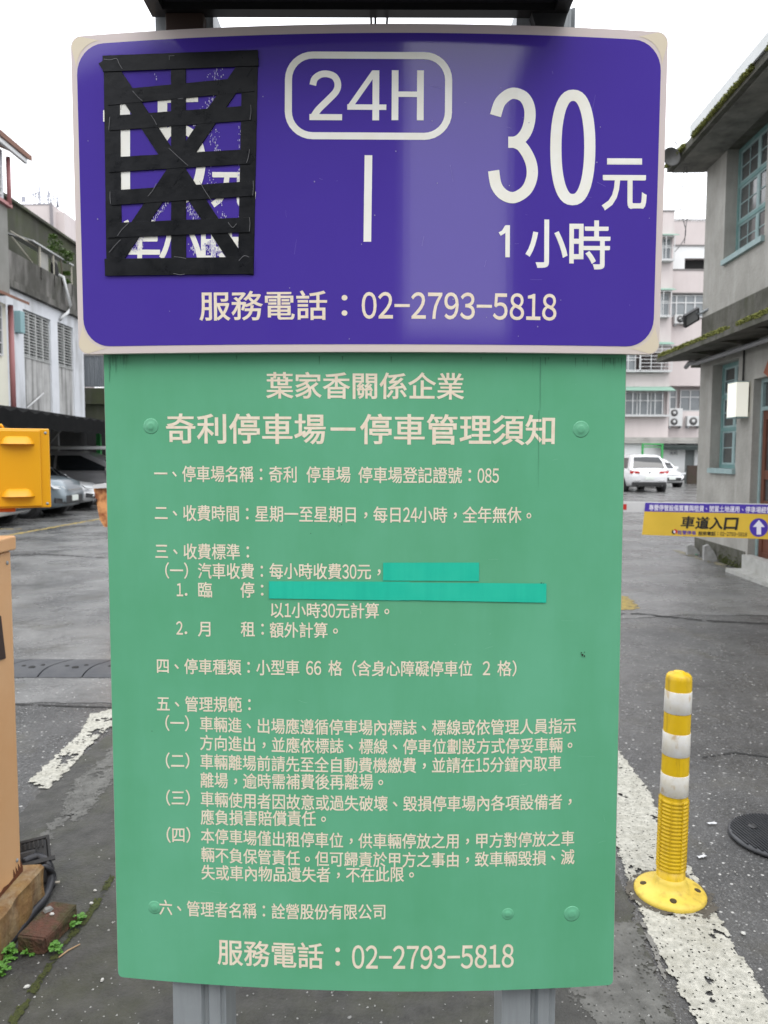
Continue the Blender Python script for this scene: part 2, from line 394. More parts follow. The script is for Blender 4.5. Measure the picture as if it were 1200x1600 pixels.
# canopy between the storeys
cp = MB()
for (s0, s1) in ((-.24, SE),):
    a = [bw(s0, -.62, 3.06), bw(s0, 0, 3.10), bw(s0, 0, 3.24), bw(s0, -.62, 3.13)]
    b_ = [bw(s1, -.62, 3.06), bw(s1, 0, 3.10), bw(s1, 0, 3.24), bw(s1, -.62, 3.13)]
    cp.add(a + b_, [(0, 1, 2, 3), (4, 5, 6, 7), (0, 4, 5, 1), (1, 5, 6, 2), (2, 6, 7, 3), (3, 7, 4, 0)])
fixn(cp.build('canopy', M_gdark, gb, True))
for s in (.9, 2.0, 3.1, 4.2, 5.3):
    rb = MB(); rb.prism([bw(s, -.50, 3.058), bw(s, -.0, 3.098), bw(s, -.0, 3.0)], bw(s + .07, 0, 0) - bw(s, 0, 0)); fixn(rb.build('canopy_rib', M_gdark, gb, True))
mossline(-.22, 5, -.60, 3.15, 1100, 9).build('moss', M_moss2, gb, True, kind='stuff')
MB().tube([bw(s, -.17, 2.99 + (.04 if s < .2 else 0) - (.05 if s < 0 else 0)) for s in (-.18, 0, .3, 1, 3, 6)], .035, 8).build('rain_pipe', mat('grey_plastic', (.28, .28, .29), rough=.5), gb, True)
fe = MB(); fe.prism([bw(-.45, .0, 3.0), bw(-.45, .5, 3.0), bw(0, .5, 3.06), bw(0, -.05, 3.06)], (0, 0, .06)); fixn(fe.build('side_canopy', M_gdark, gb, True))
# windows
PANES = {}
def pane_obj(wd, ht, parent, s, n, z):
    key = (round(wd, 3), round(ht, 3))
    if key not in PANES:
        b = MB(); e = Vector((-sin(A), -cos(A), 0)); nn = Vector((cos(A), -sin(A), 0))
        v = [Vector((0, 0, 0)), e * wd, e * wd + Vector((0, 0, ht)), Vector((0, 0, ht))]
        b.prism(v, nn * .006); PANES[key] = b
        o = b.build('pane', M_pane, parent); fixn(o); PANES[key] = o.data
    else:
        o = bpy.data.objects.new('pane', PANES[key]); C.objects.link(o); o.parent = parent
    o.location = bw(s, n, z) - Vector(BO); return o
def bwindow(s0, s1, z0, z1, rows, cols, sill=True, n0=.17):
    f = MB(); t = .055
    for (a, b_) in ((s0, s0 + t), (s1 - t, s1)): bbx(a, b_, n0, n0 + .07, z0, z1, f)
    for z in [z0] + rows + [z1 - t]: bbx(s0 + t, s1 - t, n0 + .002, n0 + .068, z, z + t, f)
    mid = (s0 + s1) / 2
    fr = f.build('window', M_teal, gb, True); fixn(fr)
    zs = [z0] + rows + [z1 - t]
    mu = MB()
    for i in range(len(zs) - 1):
        a, b_ = zs[i] + t, zs[i + 1]; off = .012 * (i % 2)
        # sash stiles
        bbx(mid - .022, mid + .022, n0 + .012, n0 + .05, a, b_, mu)
        for (u0, u1) in ((s0 + t, mid - .022), (mid + .022, s1 - t)):
            bbx(u0, u0 + .025, n0 + .015, n0 + .045, a, b_, mu); bbx(u1 - .025, u1, n0 + .015, n0 + .045, a, b_, mu)
            bbx(u0 + .025, u1 - .025, n0 + .015, n0 + .045, a, a + .025, mu); bbx(u0 + .025, u1 - .025, n0 + .015, n0 + .045, b_ - .025, b_, mu)
            k = cols
            for c in range(1, k):
                x = u0 + .025 + (u1 - u0 - .05) * c / k; bbx(x - .007, x + .007, n0 + .02, n0 + .04, a + .025, b_ - .025, mu)
            h2 = (a + b_) / 2; bbx(u0 + .026, u1 - .026, n0 + .021, n0 + .039, h2 - .007, h2 + .007, mu)
            for c in range(k):
                for r in (0, 1):
                    w_ = (u1 - u0 - .05) / k; h_ = (b_ - a - .05) / 2
                    pane_obj(w_, h_, fr, u0 + .025 + w_ * c, n0 + .028, a + .025 + h_ * r)
    o = mu.build('sash', M_teall, fr, True); fixn(o)
    if sill:
        o = bbx(s0 + .03, s1 + .02, .0 - .05, n0 + .05, z0 - .075, z0 - .002).build('window_sill', M_teall, fr, True); fixn(o)
bwindow(up0, up1, UZ0 + .04, UZ1, [4.90, 5.43], 2)
bwindow(2.75, 4.1, UZ0 + .04, UZ1, [4.90, 5.43], 2)
bwindow(lo0 + .02, lo1, LZ0 + .08, LZ1, [1.93, 2.42], 1, n0=.14)
# door with transom, step
dj = MB()
bbx(dr0, dr0 + .05, .10, .18, .16, DZ1, dj); bbx(dr1 - .05, dr1, .10, .18, .16, DZ1, dj); bbx(dr0 + .05, dr1 - .05, .10, .18, 2.16, 2.21, dj); bbx(dr0 + .05, dr1 - .05, .10, .18, DZ1 - .05, DZ1, dj)
fr = dj.build('door_frame', M_teall, gb, True); fixn(fr)
for k in range(4): pane_obj(.30, .31, fr, dr0 + .05 + k * .305, .14, 2.22)
M_wood = mat('red_brown_wood', (.13, .045, .025), rough=.5, var=(.07, .025, .015), vscale=5, vmix=.7, streak=(.18, .07, .04), sscale=(12, 12, 1), smix=.5)
dd = MB()
for k in range(2):
    a = dr0 + .05 + k * .615
    bbx(a, a + .09, .12, .17, .16, 2.16, dd); bbx(a + .52, a + .61, .12, .17, .16, 2.16, dd)
    for z in (.16, .85, 1.25, 2.04): bbx(a + .09, a + .52, .122, .168, z, z + .12, dd)
    bbx(a + .09, a + .52, .135, .15, .28, .85, dd)
do = dd.build('door', M_wood, gb, True); fixn(do)
for k in range(2):
    a = dr0 + .05 + k * .615
    pane_obj(.43, .67, do, a + .09, .142, 1.37); pane_obj(.43, .28, do, a + .09, .142, .97)
ar = MB(); cz, r0, r1 = 2.20, .62, .86; cs_ = (dr0 + dr1) / 2 + .46
P2 = [(cs_ + cos(t) * r * 1.08, cz + sin(t) * r) for r, ts in ((r1, [radians(150 - k * 12) for k in range(11)]),) for t in ts]
P3 = [(cs_ + cos(t) * r0 * 1.05, cz + sin(t) * r0) for t in [radians(30 + k * 12) for k in range(11)]]
pl = [bw(s, -.02, z) for s, z in P2 + P3]
ar.prism(pl, bw(0, 0, 0) - bw(0, -.019, 0)); fixn(ar.build('door_arch', mat('red_tile', (.33, .10, .05), rough=.7, var=(.22, .07, .04), vscale=9, vmix=.6), gb, True))
st = MB(); bbx(2.12, 3.4, -.14, -.008, .051, .25, st); bbx(2.0, 3.5, -.30, -.008, 0, .05, st); o = fixn(st.build('door_step', mat('white_step', (.42, .42, .40), rough=.7, var=(.25, .25, .22), vscale=8, vmix=.7), gb, True))
MB().tube([bw(1.66, -.02, z) for z in (3.0, 2.8, 2.5)], .011, 6).build('conduit', mat('black_rubber', (.015, .015, .016), rough=.6), gb, True)

# glowing-white box lamp on the wall
lm = thing('wall_lamp', 'white rectangular box lamp fixed beside the brown door', 'lamp', bw(1.73, 0, 2.1))
M_opal = mat('opal_acrylic', (.78, .78, .70), rough=.35, emis=(1, .97, .85), estr=.35)
o = MB(); 
lp = bbx(1.58, 1.88, -.19, -.03, 2.09, 2.55); o = fixn(lp.build('lamp_shade', M_opal, lm, True))
fixn(bbx(1.62, 1.84, -.03, 0, 2.15, 2.5).build('bracket', M_dark, lm, True))
cp_ = MB(); bbx(1.575, 1.885, -.195, -.025, 2.551, 2.565, cp_); bbx(1.575, 1.885, -.195, -.025, 2.075, 2.089, cp_); fixn(cp_.build('rim', M_teall, lm, True))

# flood light on the corner
M_blk = mat('black_metal', (.022, .023, .025), rough=.45, var=(.05, .05, .05), vscale=20, vmix=.5)
M_lens = mat('lamp_lens', (.25, .26, .27), rough=.12, spec=.6)
M_gmet = mat('galvanised_steel', (.30, .325, .34), rough=.45, metal=.2, var=(.38, .41, .42), vscale=9, vmix=.6, streak=(.22, .235, .245), sscale=(40, 40, 2.5), smix=.6)
def floodlight(name, label, loc, R, sc, ground=False):
    t = thing(name, label, 'flood light', loc)
    M = R.to_4x4() @ Matrix.Diagonal((sc, sc, sc, 1))
    h = MB(); h.bbox((-.5, -.12, -.36), (.5, .0, .36), .03, M); h.bbox((-.32, .0, -.22), (.32, .12, .22), .03, M)
    h.build('housing', M_blk, t)
    fn = MB()
    for k in range(14):
        x = -.44 + k * .0677; fn.box((x, .001, .235), (x + .022, .09, .345), M); 
    fn.build('fin', M_blk, t, kind='stuff')
    rm = MB()
    for lo, hi in (((-.54, -.16, .36), (.54, .02, .40)), ((-.54, -.16, -.40), (.54, .02, -.36)), ((-.54, -.16, -.36), (-.50, .02, .36)), ((.50, -.16, -.36), (.54, .02, .36))): rm.box(lo, hi, M)
    rm.build('bezel', M_blk, t)
    MB().box((-.44, -.135, -.30), (.44, -.121, .30), M).build('lens', M_lens, t)
    br = MB(); br.box((-.60, -.04, -.03), (-.55, .30, .03), M); br.box((.55, -.04, -.03), (.60, .30, .03), M); br.box((-.60, .30, -.03), (.60, .34, .03), M); br.build('bracket', M_blk, t)
    return t
fl = aty(1077, 493, 12.35)
floodlight('floodlight', 'black floodlight on an arm at the corner of the grey building', fl,
           (Matrix.Rotation(radians(-30), 3, 'Y') @ Matrix.Rotation(radians(15), 3, 'Z') @ Matrix.Rotation(radians(35), 3, 'X')), .27)
# arm
arm = MB().tube([aty(1086, 488, 12.35) , aty(1092, 487, 12.30), bw(.25, 0, fl.z + .07)], .018, 6)
o = arm.build('arm', M_gmet, bpy.data.objects['floodlight'], True)
# siren / horn speaker on the eave
hp = aty(1052, 236, 11.9)
hs = thing('horn_speaker', 'grey horn speaker clamped on the mossy eave corner', 'speaker', hp)
Mh = Vector((-.62, -.45, -.62)).to_track_quat('Z', 'Y').to_matrix().to_4x4() @ Matrix.Diagonal((.72, .72, .72, 1))
MB().lathe([(.035, -.20), (.045, -.19), (.05, -.08), (.055, -.05), (.085, .0), (.10, .05), (.13, .12), (.19, .17), (.2, .175), (.18, .165), (.11, .10), (.05, .06)], 20, Mh).build('horn', mat('grey_speaker', (.16, .16, .155), rough=.55), hs)
MB().lathe([(.03, -.30), (.045, -.29), (.045, -.205), (.03, -.20)], 14, Mh).build('driver', mat('grey_speaker_light', (.30, .30, .30), rough=.5), hs)
b = MB(); b.tube([(-.04, 0, .05), (-.07, 0, .13), (.0, 0, .15), (.03, 0, .1)], .008, 6); b.tube([(.06, 0, .02), (.12, 0, -.02), (.14, .02, -.12)], .012, 6); b.build('bracket', M_blk, hs)
# dangling cables below the eave
def cable(name, pts, r, label, m=None, rz=None):
    t = thing(name, label, 'cable', pts[0])
    ps = []
    for i in range(len(pts) - 1):
        for k in range(6):
            u = k / 6; p0 = pts[max(i - 1, 0)]; p1 = pts[i]; p2 = pts[i + 1]; p3 = pts[min(i + 2, len(pts) - 1)]
            ps.append(.5 * ((2 * p1) + (p2 - p0) * u + (2 * p0 - 5 * p1 + 4 * p2 - p3) * u * u + (3 * p1 - p0 - 3 * p2 + p3) * u ** 3))
    ps.append(pts[-1])
    MB().tube(ps, r, 5).build('strand', m or M_cab, t, True); return t
M_cab = mat('grey_cable', (.16, .16, .165), rough=.6)
Y = 12.1
cable('hanging_cable', [aty(1066, 258, Y), aty(1064, 285, Y), aty(1059, 315, Y), aty(1066, 345, Y), aty(1069, 360, Y), aty(1065, 374, Y), aty(1052, 391, Y)], .0065, 'thin grey cable swinging left at its end below the mossy eave')
cable('hanging_cable', [aty(1070, 258, Y), aty(1071, 285, Y), aty(1075, 315, Y), aty(1070, 345, Y), aty(1068, 362, Y), aty(1067, 378, Y)], .0065, 'thin grey cable ending straight down below the mossy eave')

# ================================================================ FAR APARTMENT BLOCK (right)
M_pink = mat('pale_pink_tile', (.56, .505, .495), rough=.8, var=(.48, .43, .42), vscale=.5, vmix=.6, streak=(.42, .38, .37), sscale=(1.2, 1.2, .12), smix=.5)
M_white_w = mat('white_wall', (.74, .75, .75), rough=.8, var=(.62, .63, .63), vscale=.8, vmix=.6)
M_alu = mat('white_aluminium', (.55, .56, .56), rough=.5)
M_fglass = mat('far_glass', (.16, .18, .19), rough=.15, var=(.25, .27, .28), vscale=1.2, vmix=.7)
M_awn = mat('green_awning', (.22, .36, .29), rough=.7)
ap = thing('apartment_block', 'pale pink five storey apartment block behind the white cars', 'building', (16, 45, 0))
AW = MB()
# left bay (projecting) and right recessed bay, floor by floor, with real openings
def afl(mb, x0, x1, y0, y1, z0, z1): mb.box((x0, y0, z0), (x1, y1, z1))
LX0, LX1, RX1 = -12.0, 16.55, 24.0
levels = [2.6, 5.9, 9.05, 12.15, 15.55]
afl(AW, LX0, LX1, 45.0, 45.25, 14.05, 15.5); afl(AW, LX0, LX1, 45.0, 45.25, 11.0, 12.8) ; afl(AW, LX0, LX1, 45.0, 45.25, 7.55, 9.55)
afl(AW, LX0, LX1, 45.0, 45.25, 5.35, 6.35); afl(AW, LX0, LX1, 45.0, 45.25, 2.65, 3.85)
for z0, z1 in ((12.8, 14.05), (9.55, 11.0), (6.35, 7.55), (3.85, 5.35)):
    afl(AW, 16.45, 16.55, 45.0, 45.25, z0, z1)
    if z0 > 8: afl(AW, LX0, 15.0, 45.0, 45.25, z0, z1)
    else: afl(AW, LX0, 10.0, 45.0, 45.25, z0, z1)
afl(AW, LX1, RX1, 46.2, 46.4, 13.95, 15.35); afl(AW, LX1, RX1, 46.2, 46.4, 11.2, 12.55); afl(AW, LX1, RX1, 46.2, 46.4, 8.1, 9.75); afl(AW, LX1, RX1, 46.2, 46.4, 5.75, 7.3); afl(AW, LX1, RX1, 46.2, 46.4, 2.65, 4.25)
afl(AW, LX1, RX1, 47.2, 47.4, 2.65, 14.4)
afl(AW, LX1 - .2, LX1, 45.26, 47.2, 2.65, 15.5)
afl(AW, LX0, LX0 + .2, 45.26, 55, 0, 15.5); afl(AW, RX1, RX1 + .2, 46.2, 55, 0, 15.35); afl(AW, LX0, RX1, 55, 55.2, 0, 15.4); afl(AW, LX0, RX1 + .2, 47.4, 55, 15.0, 15.3)
for z in levels[:4]: afl(AW, LX1 + .001, RX1, 46.41, 47.19, z - .06, z)
AW.build('wall', M_pink, ap, True)
bd = MB()
for z in (15.36, 13.9, 12.50, 11.14, 9.7, 8.04, 7.25): bd.box((LX1, 46.15, z), (RX1, 46.19, z + .07))
bd.box((LX0, 44.95, 15.5), (LX1 + .02, 45.3, 15.58)); bd.build('band', mat('grey_band', (.20, .19, .185), rough=.9), ap, True)
wp = MB(); wp.box((LX1 + .01, 46.22, 12.56), (17.62, 46.3, 13.94)); wp.box((17.62, 46.22, 13.2), (RX1, 46.3, 13.94)); wp.box((17.62, 46.22, 12.56), (17.68, 46.3, 13.19)); wp.build('white_panel', M_white_w, ap, True)
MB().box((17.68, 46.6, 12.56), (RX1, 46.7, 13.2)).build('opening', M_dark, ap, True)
def awin(x0, x1, z0, z1, y, cols, rows, parent=ap, split=.35):
    t = .06; f = MB()
    f.box((x0, y, z0), (x0 + t, y + .08, z1)); f.box((x1 - t, y, z0), (x1, y + .08, z1)); f.box((x0 + t, y, z0), (x1 - t, y + .08, z0 + t)); f.box((x0 + t, y, z1 - t), (x1 - t, y + .08, z1))
    for c in range(1, cols):
        x = x0 + (x1 - x0) * c / cols; f.box((x - .035, y + .002, z0 + t), (x + .035, y + .078, z1 - t))
    if rows: 
        z = z1 - (z1 - z0) * split; f.box((x0 + t, y + .004, z - .035), (x1 - t, y + .076, z + .035))
    fr = f.build('window', M_alu, parent, True)
    for c in range(cols):
        a = x0 + (x1 - x0) * c / cols; b_ = x0 + (x1 - x0) * (c + 1) / cols
        MB().box((a + .03, y + .05, z0 + .03), (b_ - .03, y + .062, z1 - .03)).build('pane', M_fglass, fr, True)
    return fr
awin(15.0, 16.45, 12.8, 14.05, 45.1, 3, 1); awin(15.0, 16.45, 9.6, 10.95, 45.1, 3, 1)
awin(10.0, 14.6, 6.4, 7.5, 45.1, 4, 1); awin(10.0, 16.4, 3.9, 5.3, 45.3, 8, 1)
awin(16.75, 18.95, 9.78, 11.1, 46.3, 4, 1); awin(18.97, 21.1, 9.78, 11.1, 46.3, 4, 1)
awin(16.9, 17.75, 4.3, 5.6, 47.0, 2, 1); awin(17.95, 19.2, 4.3, 5.6, 47.0, 2, 1)
aw = MB()
for x0, x1, z in ((14.6, 16.7, 14.1), (14.6, 16.6, 11.05), (14.6, 16.6, 8.0)): aw.prism([(x0, 44.99, z + .12), (x1, 44.99, z + .12), (x1, 44.5, z - .05), (x0, 44.5, z - .05)], (0, 0, .03))
aw.prism([(9.8, 44.99, 5.55), (16.65, 44.99, 5.55), (16.65, 44.3, 5.30), (9.8, 44.3, 5.30)], (0, 0, .04)); fixn(aw.build('awning', M_awn, ap, True))
def cage(x0, x1, z0, z1, y=44.55, n=6, hz=3):
    gr = MB()
    for k in range(n + 1):
        x = x0 + (x1 - x0) * k / n; gr.box((x - .018, y, z0), (x + .018, y + .03, z1))
    for k in range(hz + 1):
        z = z0 + (z1 - z0) * k / hz; gr.box((x0, y + .001, z - .015), (x1, y + .029, z + .015))
    gr.box((x0, y, z0 - .10), (x1, 45.0, z0 - .04))
    for z in (z0, z1): gr.box((x1 - .02, y + .031, z - .015), (x1 + .02, 45, z + .015))
    gr.build('window_cage', M_alu, ap, True)
cage(15.0, 16.45, 12.75, 14.0, n=3, hz=2); cage(15.0, 16.35, 9.6, 10.95, n=3, hz=2); cage(14.7, 16.5, 6.5, 7.9, n=3, hz=7); cage(10, 14.65, 6.5, 7.9, n=7, hz=2); cage(10, 16.45, 3.95, 5.3, n=15, hz=1)
ls_ = MB(); ls_.box((LX0, 44.2, 2.45), (RX1, 45.2, 2.64)); ls_.box((LX0, 44.1, 2.30), (RX1, 44.3, 2.44)); ls_.build('ledge', mat('ledge_grey', (.38, .37, .35), rough=.85, var=(.2, .2, .18), vscale=1.5, vmix=.8), ap, True)
gf = MB(); gf.box((LX0, 44.4, 0), (16.44, 44.6, 2.3)); gf.box((16.92, 44.4, 0), (17.35, 44.6, 2.3)); gf.box((16.44, 44.4, 0), (16.92, 44.6, 1.63)); gf.box((16.44, 44.4, 1.98), (17.9, 44.6, 2.3)); gf.box((17.9, 44.4, 0), (RX1, 44.6, 2.3))
gf.build('shopfront_wall', M_white_w, ap, True)
MB().box((17.35, 44.5, 0), (17.9, 44.55, 1.98)).build('door', mat('grey_door', (.16, .18, .18), rough=.6), ap, True)
awin(16.45, 16.91, 1.64, 1.97, 44.45, 2, 1)
bk = MB(); bk.box((17.15, 43.4, -.1), (24, 43.6, 1.05)); o = bk.build('low_wall', mat('dark_red_wall', (.05, .032, .028), rough=.9, var=(.03, .035, .015), vscale=3, vmix=.8)); setp(o, 'dark red brown low wall behind the small white car', 'wall')
wa = MB()   # wavy dark awning edge
pts = []
for k in range(41):
    x = 15.65 + k * .15; pts.append((x, 43.6, 2.10 + .035 * sin(k * 1.6)))
for i in range(40):
    a, b_ = pts[i], pts[i + 1]
    wa.add([a, b_, (b_[0], 43.6, 1.93), (a[0], 43.6, 1.93), (a[0], 44.38, 2.25), (b_[0], 44.38, 2.25)], [(0, 1, 2, 3), (1, 0, 4, 5)])
o = wa.build('shop_awning', mat('dark_awning', (.02, .03, .028), rough=.8)); setp(o, 'dark scalloped awning along the white ground floor wall', 'awning')
gfm = MB(); M_green = mat('green_paint', (.03, .30, .07), rough=.5)
for x in (14.45, 15.55): gfm.box((x, 43.2, 0), (x + .1, 43.3, 2.2))
gfm.box((14.45, 43.19, 2.2), (15.65, 43.31, 2.28)); gfm.box((14.55, 43.22, 2.05), (15.55, 43.28, 2.10)); o = gfm.build('gate_frame', M_green); setp(o, 'small bright green metal frame behind the white car', 'frame')
# air conditioners
def aircon(x, y, z, wd, ht, fans, label):
    t = thing('air_conditioner', label, 'air conditioner', (x, y, z), group='air conditioners on the apartment block')
    MB().bbox((0, -.30, 0), (wd, 0, ht), .02).build('casing', M_alu, t)
    for k in range(fans):
        r = min(wd, ht / fans) * .40; cz = ht * (k + .5) / fans; cx = wd * (.38 if fans == 2 else .45)
        Mf = Matrix.Translation((cx, -.302, cz)) @ Matrix.Rotation(pi / 2, 4, 'X')
        MB().lathe([(r, 0), (r, .012), (r * .35, .014), (0.001, .014)], 20, Mf).build('fan_grille', mat('dark_grille', (.09, .09, .09), rough=.6), t)
        MB().lathe([(r * .4, .0145), (r * .4, .02), (.001, .02)], 14, Mf).build('fan_hub', M_alu, t)
    b = MB(); b.box((.05, -.28, -.12), (.1, .3, -.005)); b.box((wd - .1, -.28, -.12), (wd - .05, .3, -.005)); b.build('bracket', M_gmet, t)
aircon(16.9, 46.15, 3.35, .80, 1.05, 2, 'white two fan air conditioner below the open balcony')
aircon(17.98, 46.15, 3.35, .80, .60, 1, 'white single fan air conditioner beside the two fan one')
aircon(17.05, 46.15, 9.35, .75, .52, 1, 'small white air conditioner under the four pane window')
tk = mat('steel_tank', (.60, .60, .58), rough=.5)
for i, x in enumerate((17.1, 18.35)):
    o = MB().lathe([(.5, 15.3), (.5, 15.85), (.45, 15.98), (.15, 16.05), (.02, 16.07)], 20, Matrix.Translation((x, 48.5, 0))).build('water_tank', tk)
    setp(o, ('pale domed water tank at the left on the pink block roof', 'pale domed water tank nearer the grey building on the pink block roof')[i], 'water tank', 'water tanks on the roof')

# ================================================================ LEFT SIDE BUILDINGS
M_wh = mat('stained_white_render', (.66, .68, .71), rough=.85, var=(.52, .54, .57), vscale=.7, vmix=.6, streak=(.20, .20, .19), sscale=(1.4, 1.4, .25), smix=.75, sth=(.5, .75))
M_wh2 = mat('grimy_panel_render', (.50, .50, .49), rough=.85, var=(.26, .26, .25), vscale=1.3, vmix=.7, streak=(.08, .08, .075), sscale=(3.5, 3.5, .2), smix=.85, sth=(.45, .65))
M_dc = mat('blackened_concrete', (.075, .072, .066), rough=.95, var=(.03, .032, .02), vscale=1.2, vmix=.8, streak=(.26, .25, .235), sscale=(1.1, 1.1, .35), smix=.75, sth=(.44, .66))
M_dc2 = mat('mossy_black_concrete', (.045, .046, .035), rough=.95, var=(.05, .065, .02), vscale=.9, vmix=.8, streak=(.10, .10, .09), sscale=(1.5, 1.5, .3), smix=.5)
wb = thing('white_rendered_building', 'grimy white building with grey louvre windows above the dark carport', 'building', (-12, 28, 0))
b = MB()
XF = -12.0; YA, YB = 24.2, 31.0
# facade with openings for louvres (z 4.86-6.38) : y 25.9-28.0, 28.6-30.0
for (y0, y1, z0, z1) in ((YA, 25.9, 0, 6.85), (28.0, 28.6, 0, 6.85), (30.0, YB, 0, 6.85), (25.9, 28.0, 6.38, 6.85), (28.6, 30.0, 6.42, 6.85), (25.9, 28.0, 0, 2.9), (28.6, 30, 0, 2.9)):
    b.box((XF - .25, y0, z0), (XF, y1, z1))
b.box((XF - 9, YB - .25, 0), (XF - .25, YB, 6.85)); b.box((XF - 9, YA, 0), (XF - .25, YA + .2, 6.85)); b.box((XF - 9, YA + .2, 6.6), (XF - .25, YB - .25, 6.85))
b.build('wall', M_wh, wb, True)
b = MB(); b.box((XF - .22, 25.9, 2.9), (XF - .07, 28.0, 4.86)); b.box((XF - .22, 28.6, 2.9), (XF - .07, 30.0, 4.86)); b.build('panel', M_wh2, wb, True)
MB().box((XF + .001, YA, 0), (XF + .03, YB, 2.72)).build('ground_floor_shade', mat('ground_floor_shade', (.022, .022, .024), rough=.7, var=(.06, .06, .06), vscale=1.2, vmix=.7), wb, True)  # dark sheet paints in the shade of the open ground floor
M_lv = mat('louvre_grey', (.36, .37, .36), rough=.6, var=(.45, .46, .45), vscale=6, vmix=.5)
def louvre(y0, y1, z0, z1, nv):
    MB().box((XF - .24, y0, z0), (XF - .20, y1, z1)).build('louvre_backing', M_dark, wb, True)
    f = MB()
    for k in range(nv + 1):
        y = y0 + (y1 - y0) * k / nv; f.box((XF - .16, y - .035, z0), (XF - .06, y + .035, z1))
    f.box((XF - .16, y0, z0 - .05), (XF - .04, y1, z0))
    fr = f.build('louvre_window', M_lv, wb, True)
    sl = MB(); n = 15
    for k in range(n):
        z = z0 + (z1 - z0) * (k + .35) / n
        for j in range(nv):
            a = y0 + (y1 - y0) * j / nv + .04; c_ = y0 + (y1 - y0) * (j + 1) / nv - .04
            sl.prism([(XF - .15, a, z + .030), (XF - .06, a, z - .010), (XF - .06, a, z + .030), (XF - .15, a, z + .055)], (0, c_ - a, 0))
    o = sl.build('slats', M_lv, fr, True, kind='stuff')
louvre(25.9, 28.0, 4.86, 6.38, 4); louvre(28.6, 30.0, 4.86, 6.42, 2)
b = MB(); b.box((XF - .6, YA, 6.86), (XF + .18, YB + .3, 7.08)); b.box((XF - .15, YA, 7.08), (XF + .05, YB + .3, 8.05)); fixn(b.build('parapet', M_dc, wb, True))
b = MB(); b.box((XF - 9, YA, 7.1), (XF - 1.5, YB + 4, 10.62)); b.box((XF - 1.5, YA, 8.9), (XF - .9, YA + 2.2, 9.6)); b.build('roof_storey', M_dc2, wb, True)
o = MB().box((XF - 1.9, YA, 10.62), (XF - 1.35, YB + 4, 10.72)).build('coping', M_dc2, wb, True)
MB().tube([(XF - .3, 28.9, 8.3), (XF + .12, 28.95, 8.1), (XF + .2, 29.0, 7.6), (XF + .22, 29.3, 7.15), (XF + .2, 29.1, 6.85), (XF + .1, 28.8, 6.62), (XF + .0, 28.75, 6.5)], .06, 8).build('drain_pipe', M_alu, wb, True)
MB().bbox((XF + .002, 25.25, 5.5), (XF + .22, 25.55, 6.2), .02).build('meter_box', mat('pale_blue_box', (.22, .36, .38), rough=.6), wb, True)
b = MB(); b.tube([(XF + .03, 25.9, 3.1), (XF + .03, 27.2, 3.7)], .03, 6); b.tube([(XF + .1, 28.4, 3.02), (XF + .15, 31.6, 2.98)], .035, 6); b.tube([(XF + .1, 29.3, 2.8), (XF + .15, 30.6, 3.0)], .03, 6); b.build('wall_pipe', M_alu, wb, True)
# rooftop lean-to shelter
sh = thing('balcony_shelter', 'small tin roofed shelter with pale posts on the blackened parapet', 'shelter', (-12.3, 28, 8.0))
b = MB(); b.prism([(-12.9, 26.6, 9.05), (-11.9, 26.6, 8.75), (-11.9, 30.0, 8.75), (-12.9, 30.0, 9.05)], (0, 0, .05)); o = fixn(b.build('roof', mat('pale_tin', (.45, .46, .46), rough=.5), sh, True))
b = MB()
for y in (27.2, 28.3, 29.9): MB().box((-12.0, y, 7.6), (-11.95, y + .06, 8.75)).build('post', mat('cream_post', (.42, .40, .33), rough=.7), sh, True)
b.tube([(-12.1, 25.5, 8.6), (-12.1, 27.3, 8.0)], .025, 5); b.tube([(-12.1, 25.4, 8.75), (-12.1, 27.3, 8.75)], .025, 5); b.build('brace', mat('cream_post', (.42, .40, .33), rough=.7), sh, True)
b = MB(); b.box((-12.15, 27.5, 7.7), (-12.1, 28.2, 8.7)); b.box((-12.15, 28.5, 7.8), (-12.1, 29.0, 8.7)); b.build('panel', mat('cream_panel', (.38, .37, .32), rough=.8, var=(.25, .26, .27), vscale=2, vmix=.8), sh, True)
o = MB().lathe([(.02, -.02), (.28, -.02), (.28, .05), (.02, .05)], 16, Matrix.Translation((-12.02, 28.5, 8.25)) @ Matrix.Rotation(pi / 2, 4, 'Y')).build('round_vent', M_dark, sh, True)
# little tree growing there
def leaves(b, c, rad, n, size, rnd, flat=.6):
    for i in range(n):
        d = Vector((rnd.gauss(0, 1), rnd.gauss(0, 1), rnd.gauss(0, 1))); d.normalize(); d *= rnd.random() ** .45
        p = Vector(c) + Vector((d.x * rad[0], d.y * rad[1], d.z * rad[2]))
        s = size * rnd.uniform(.6, 1.3)
        M = Matrix.Translation(p) @ Matrix.Rotation(rnd.uniform(0, 6.3), 4, 'Z') @ Matrix.Rotation(rnd.uniform(-flat, flat), 4, 'X') @ Matrix.Rotation(rnd.uniform(-flat, flat), 4, 'Y')
        vs = [M @ Vector(q) for q in ((0, -s, 0), (s * .6, -s * .2, s * .1), (s * .5, s * .5, 0), (0, s, -s * .1), (-s * .5, s * .5, 0), (-s * .6, -s * .2, s * .1))]
        b.add(vs, [(0, 1, 2, 3), (0, 3, 4, 5)])
M_leaf = mat('leaf_green', (.11, .19, .035), rough=.6, var=(.05, .10, .02), vscale=5, vmix=.8)
M_bark = mat('bark', (.10, .08, .06), rough=.9)
rnd = random.Random(5)
tr = thing('balcony_tree', 'small bright green tree growing over the parapet shelter', 'tree', (-11.95, 28.7, 8.1))
b = MB()
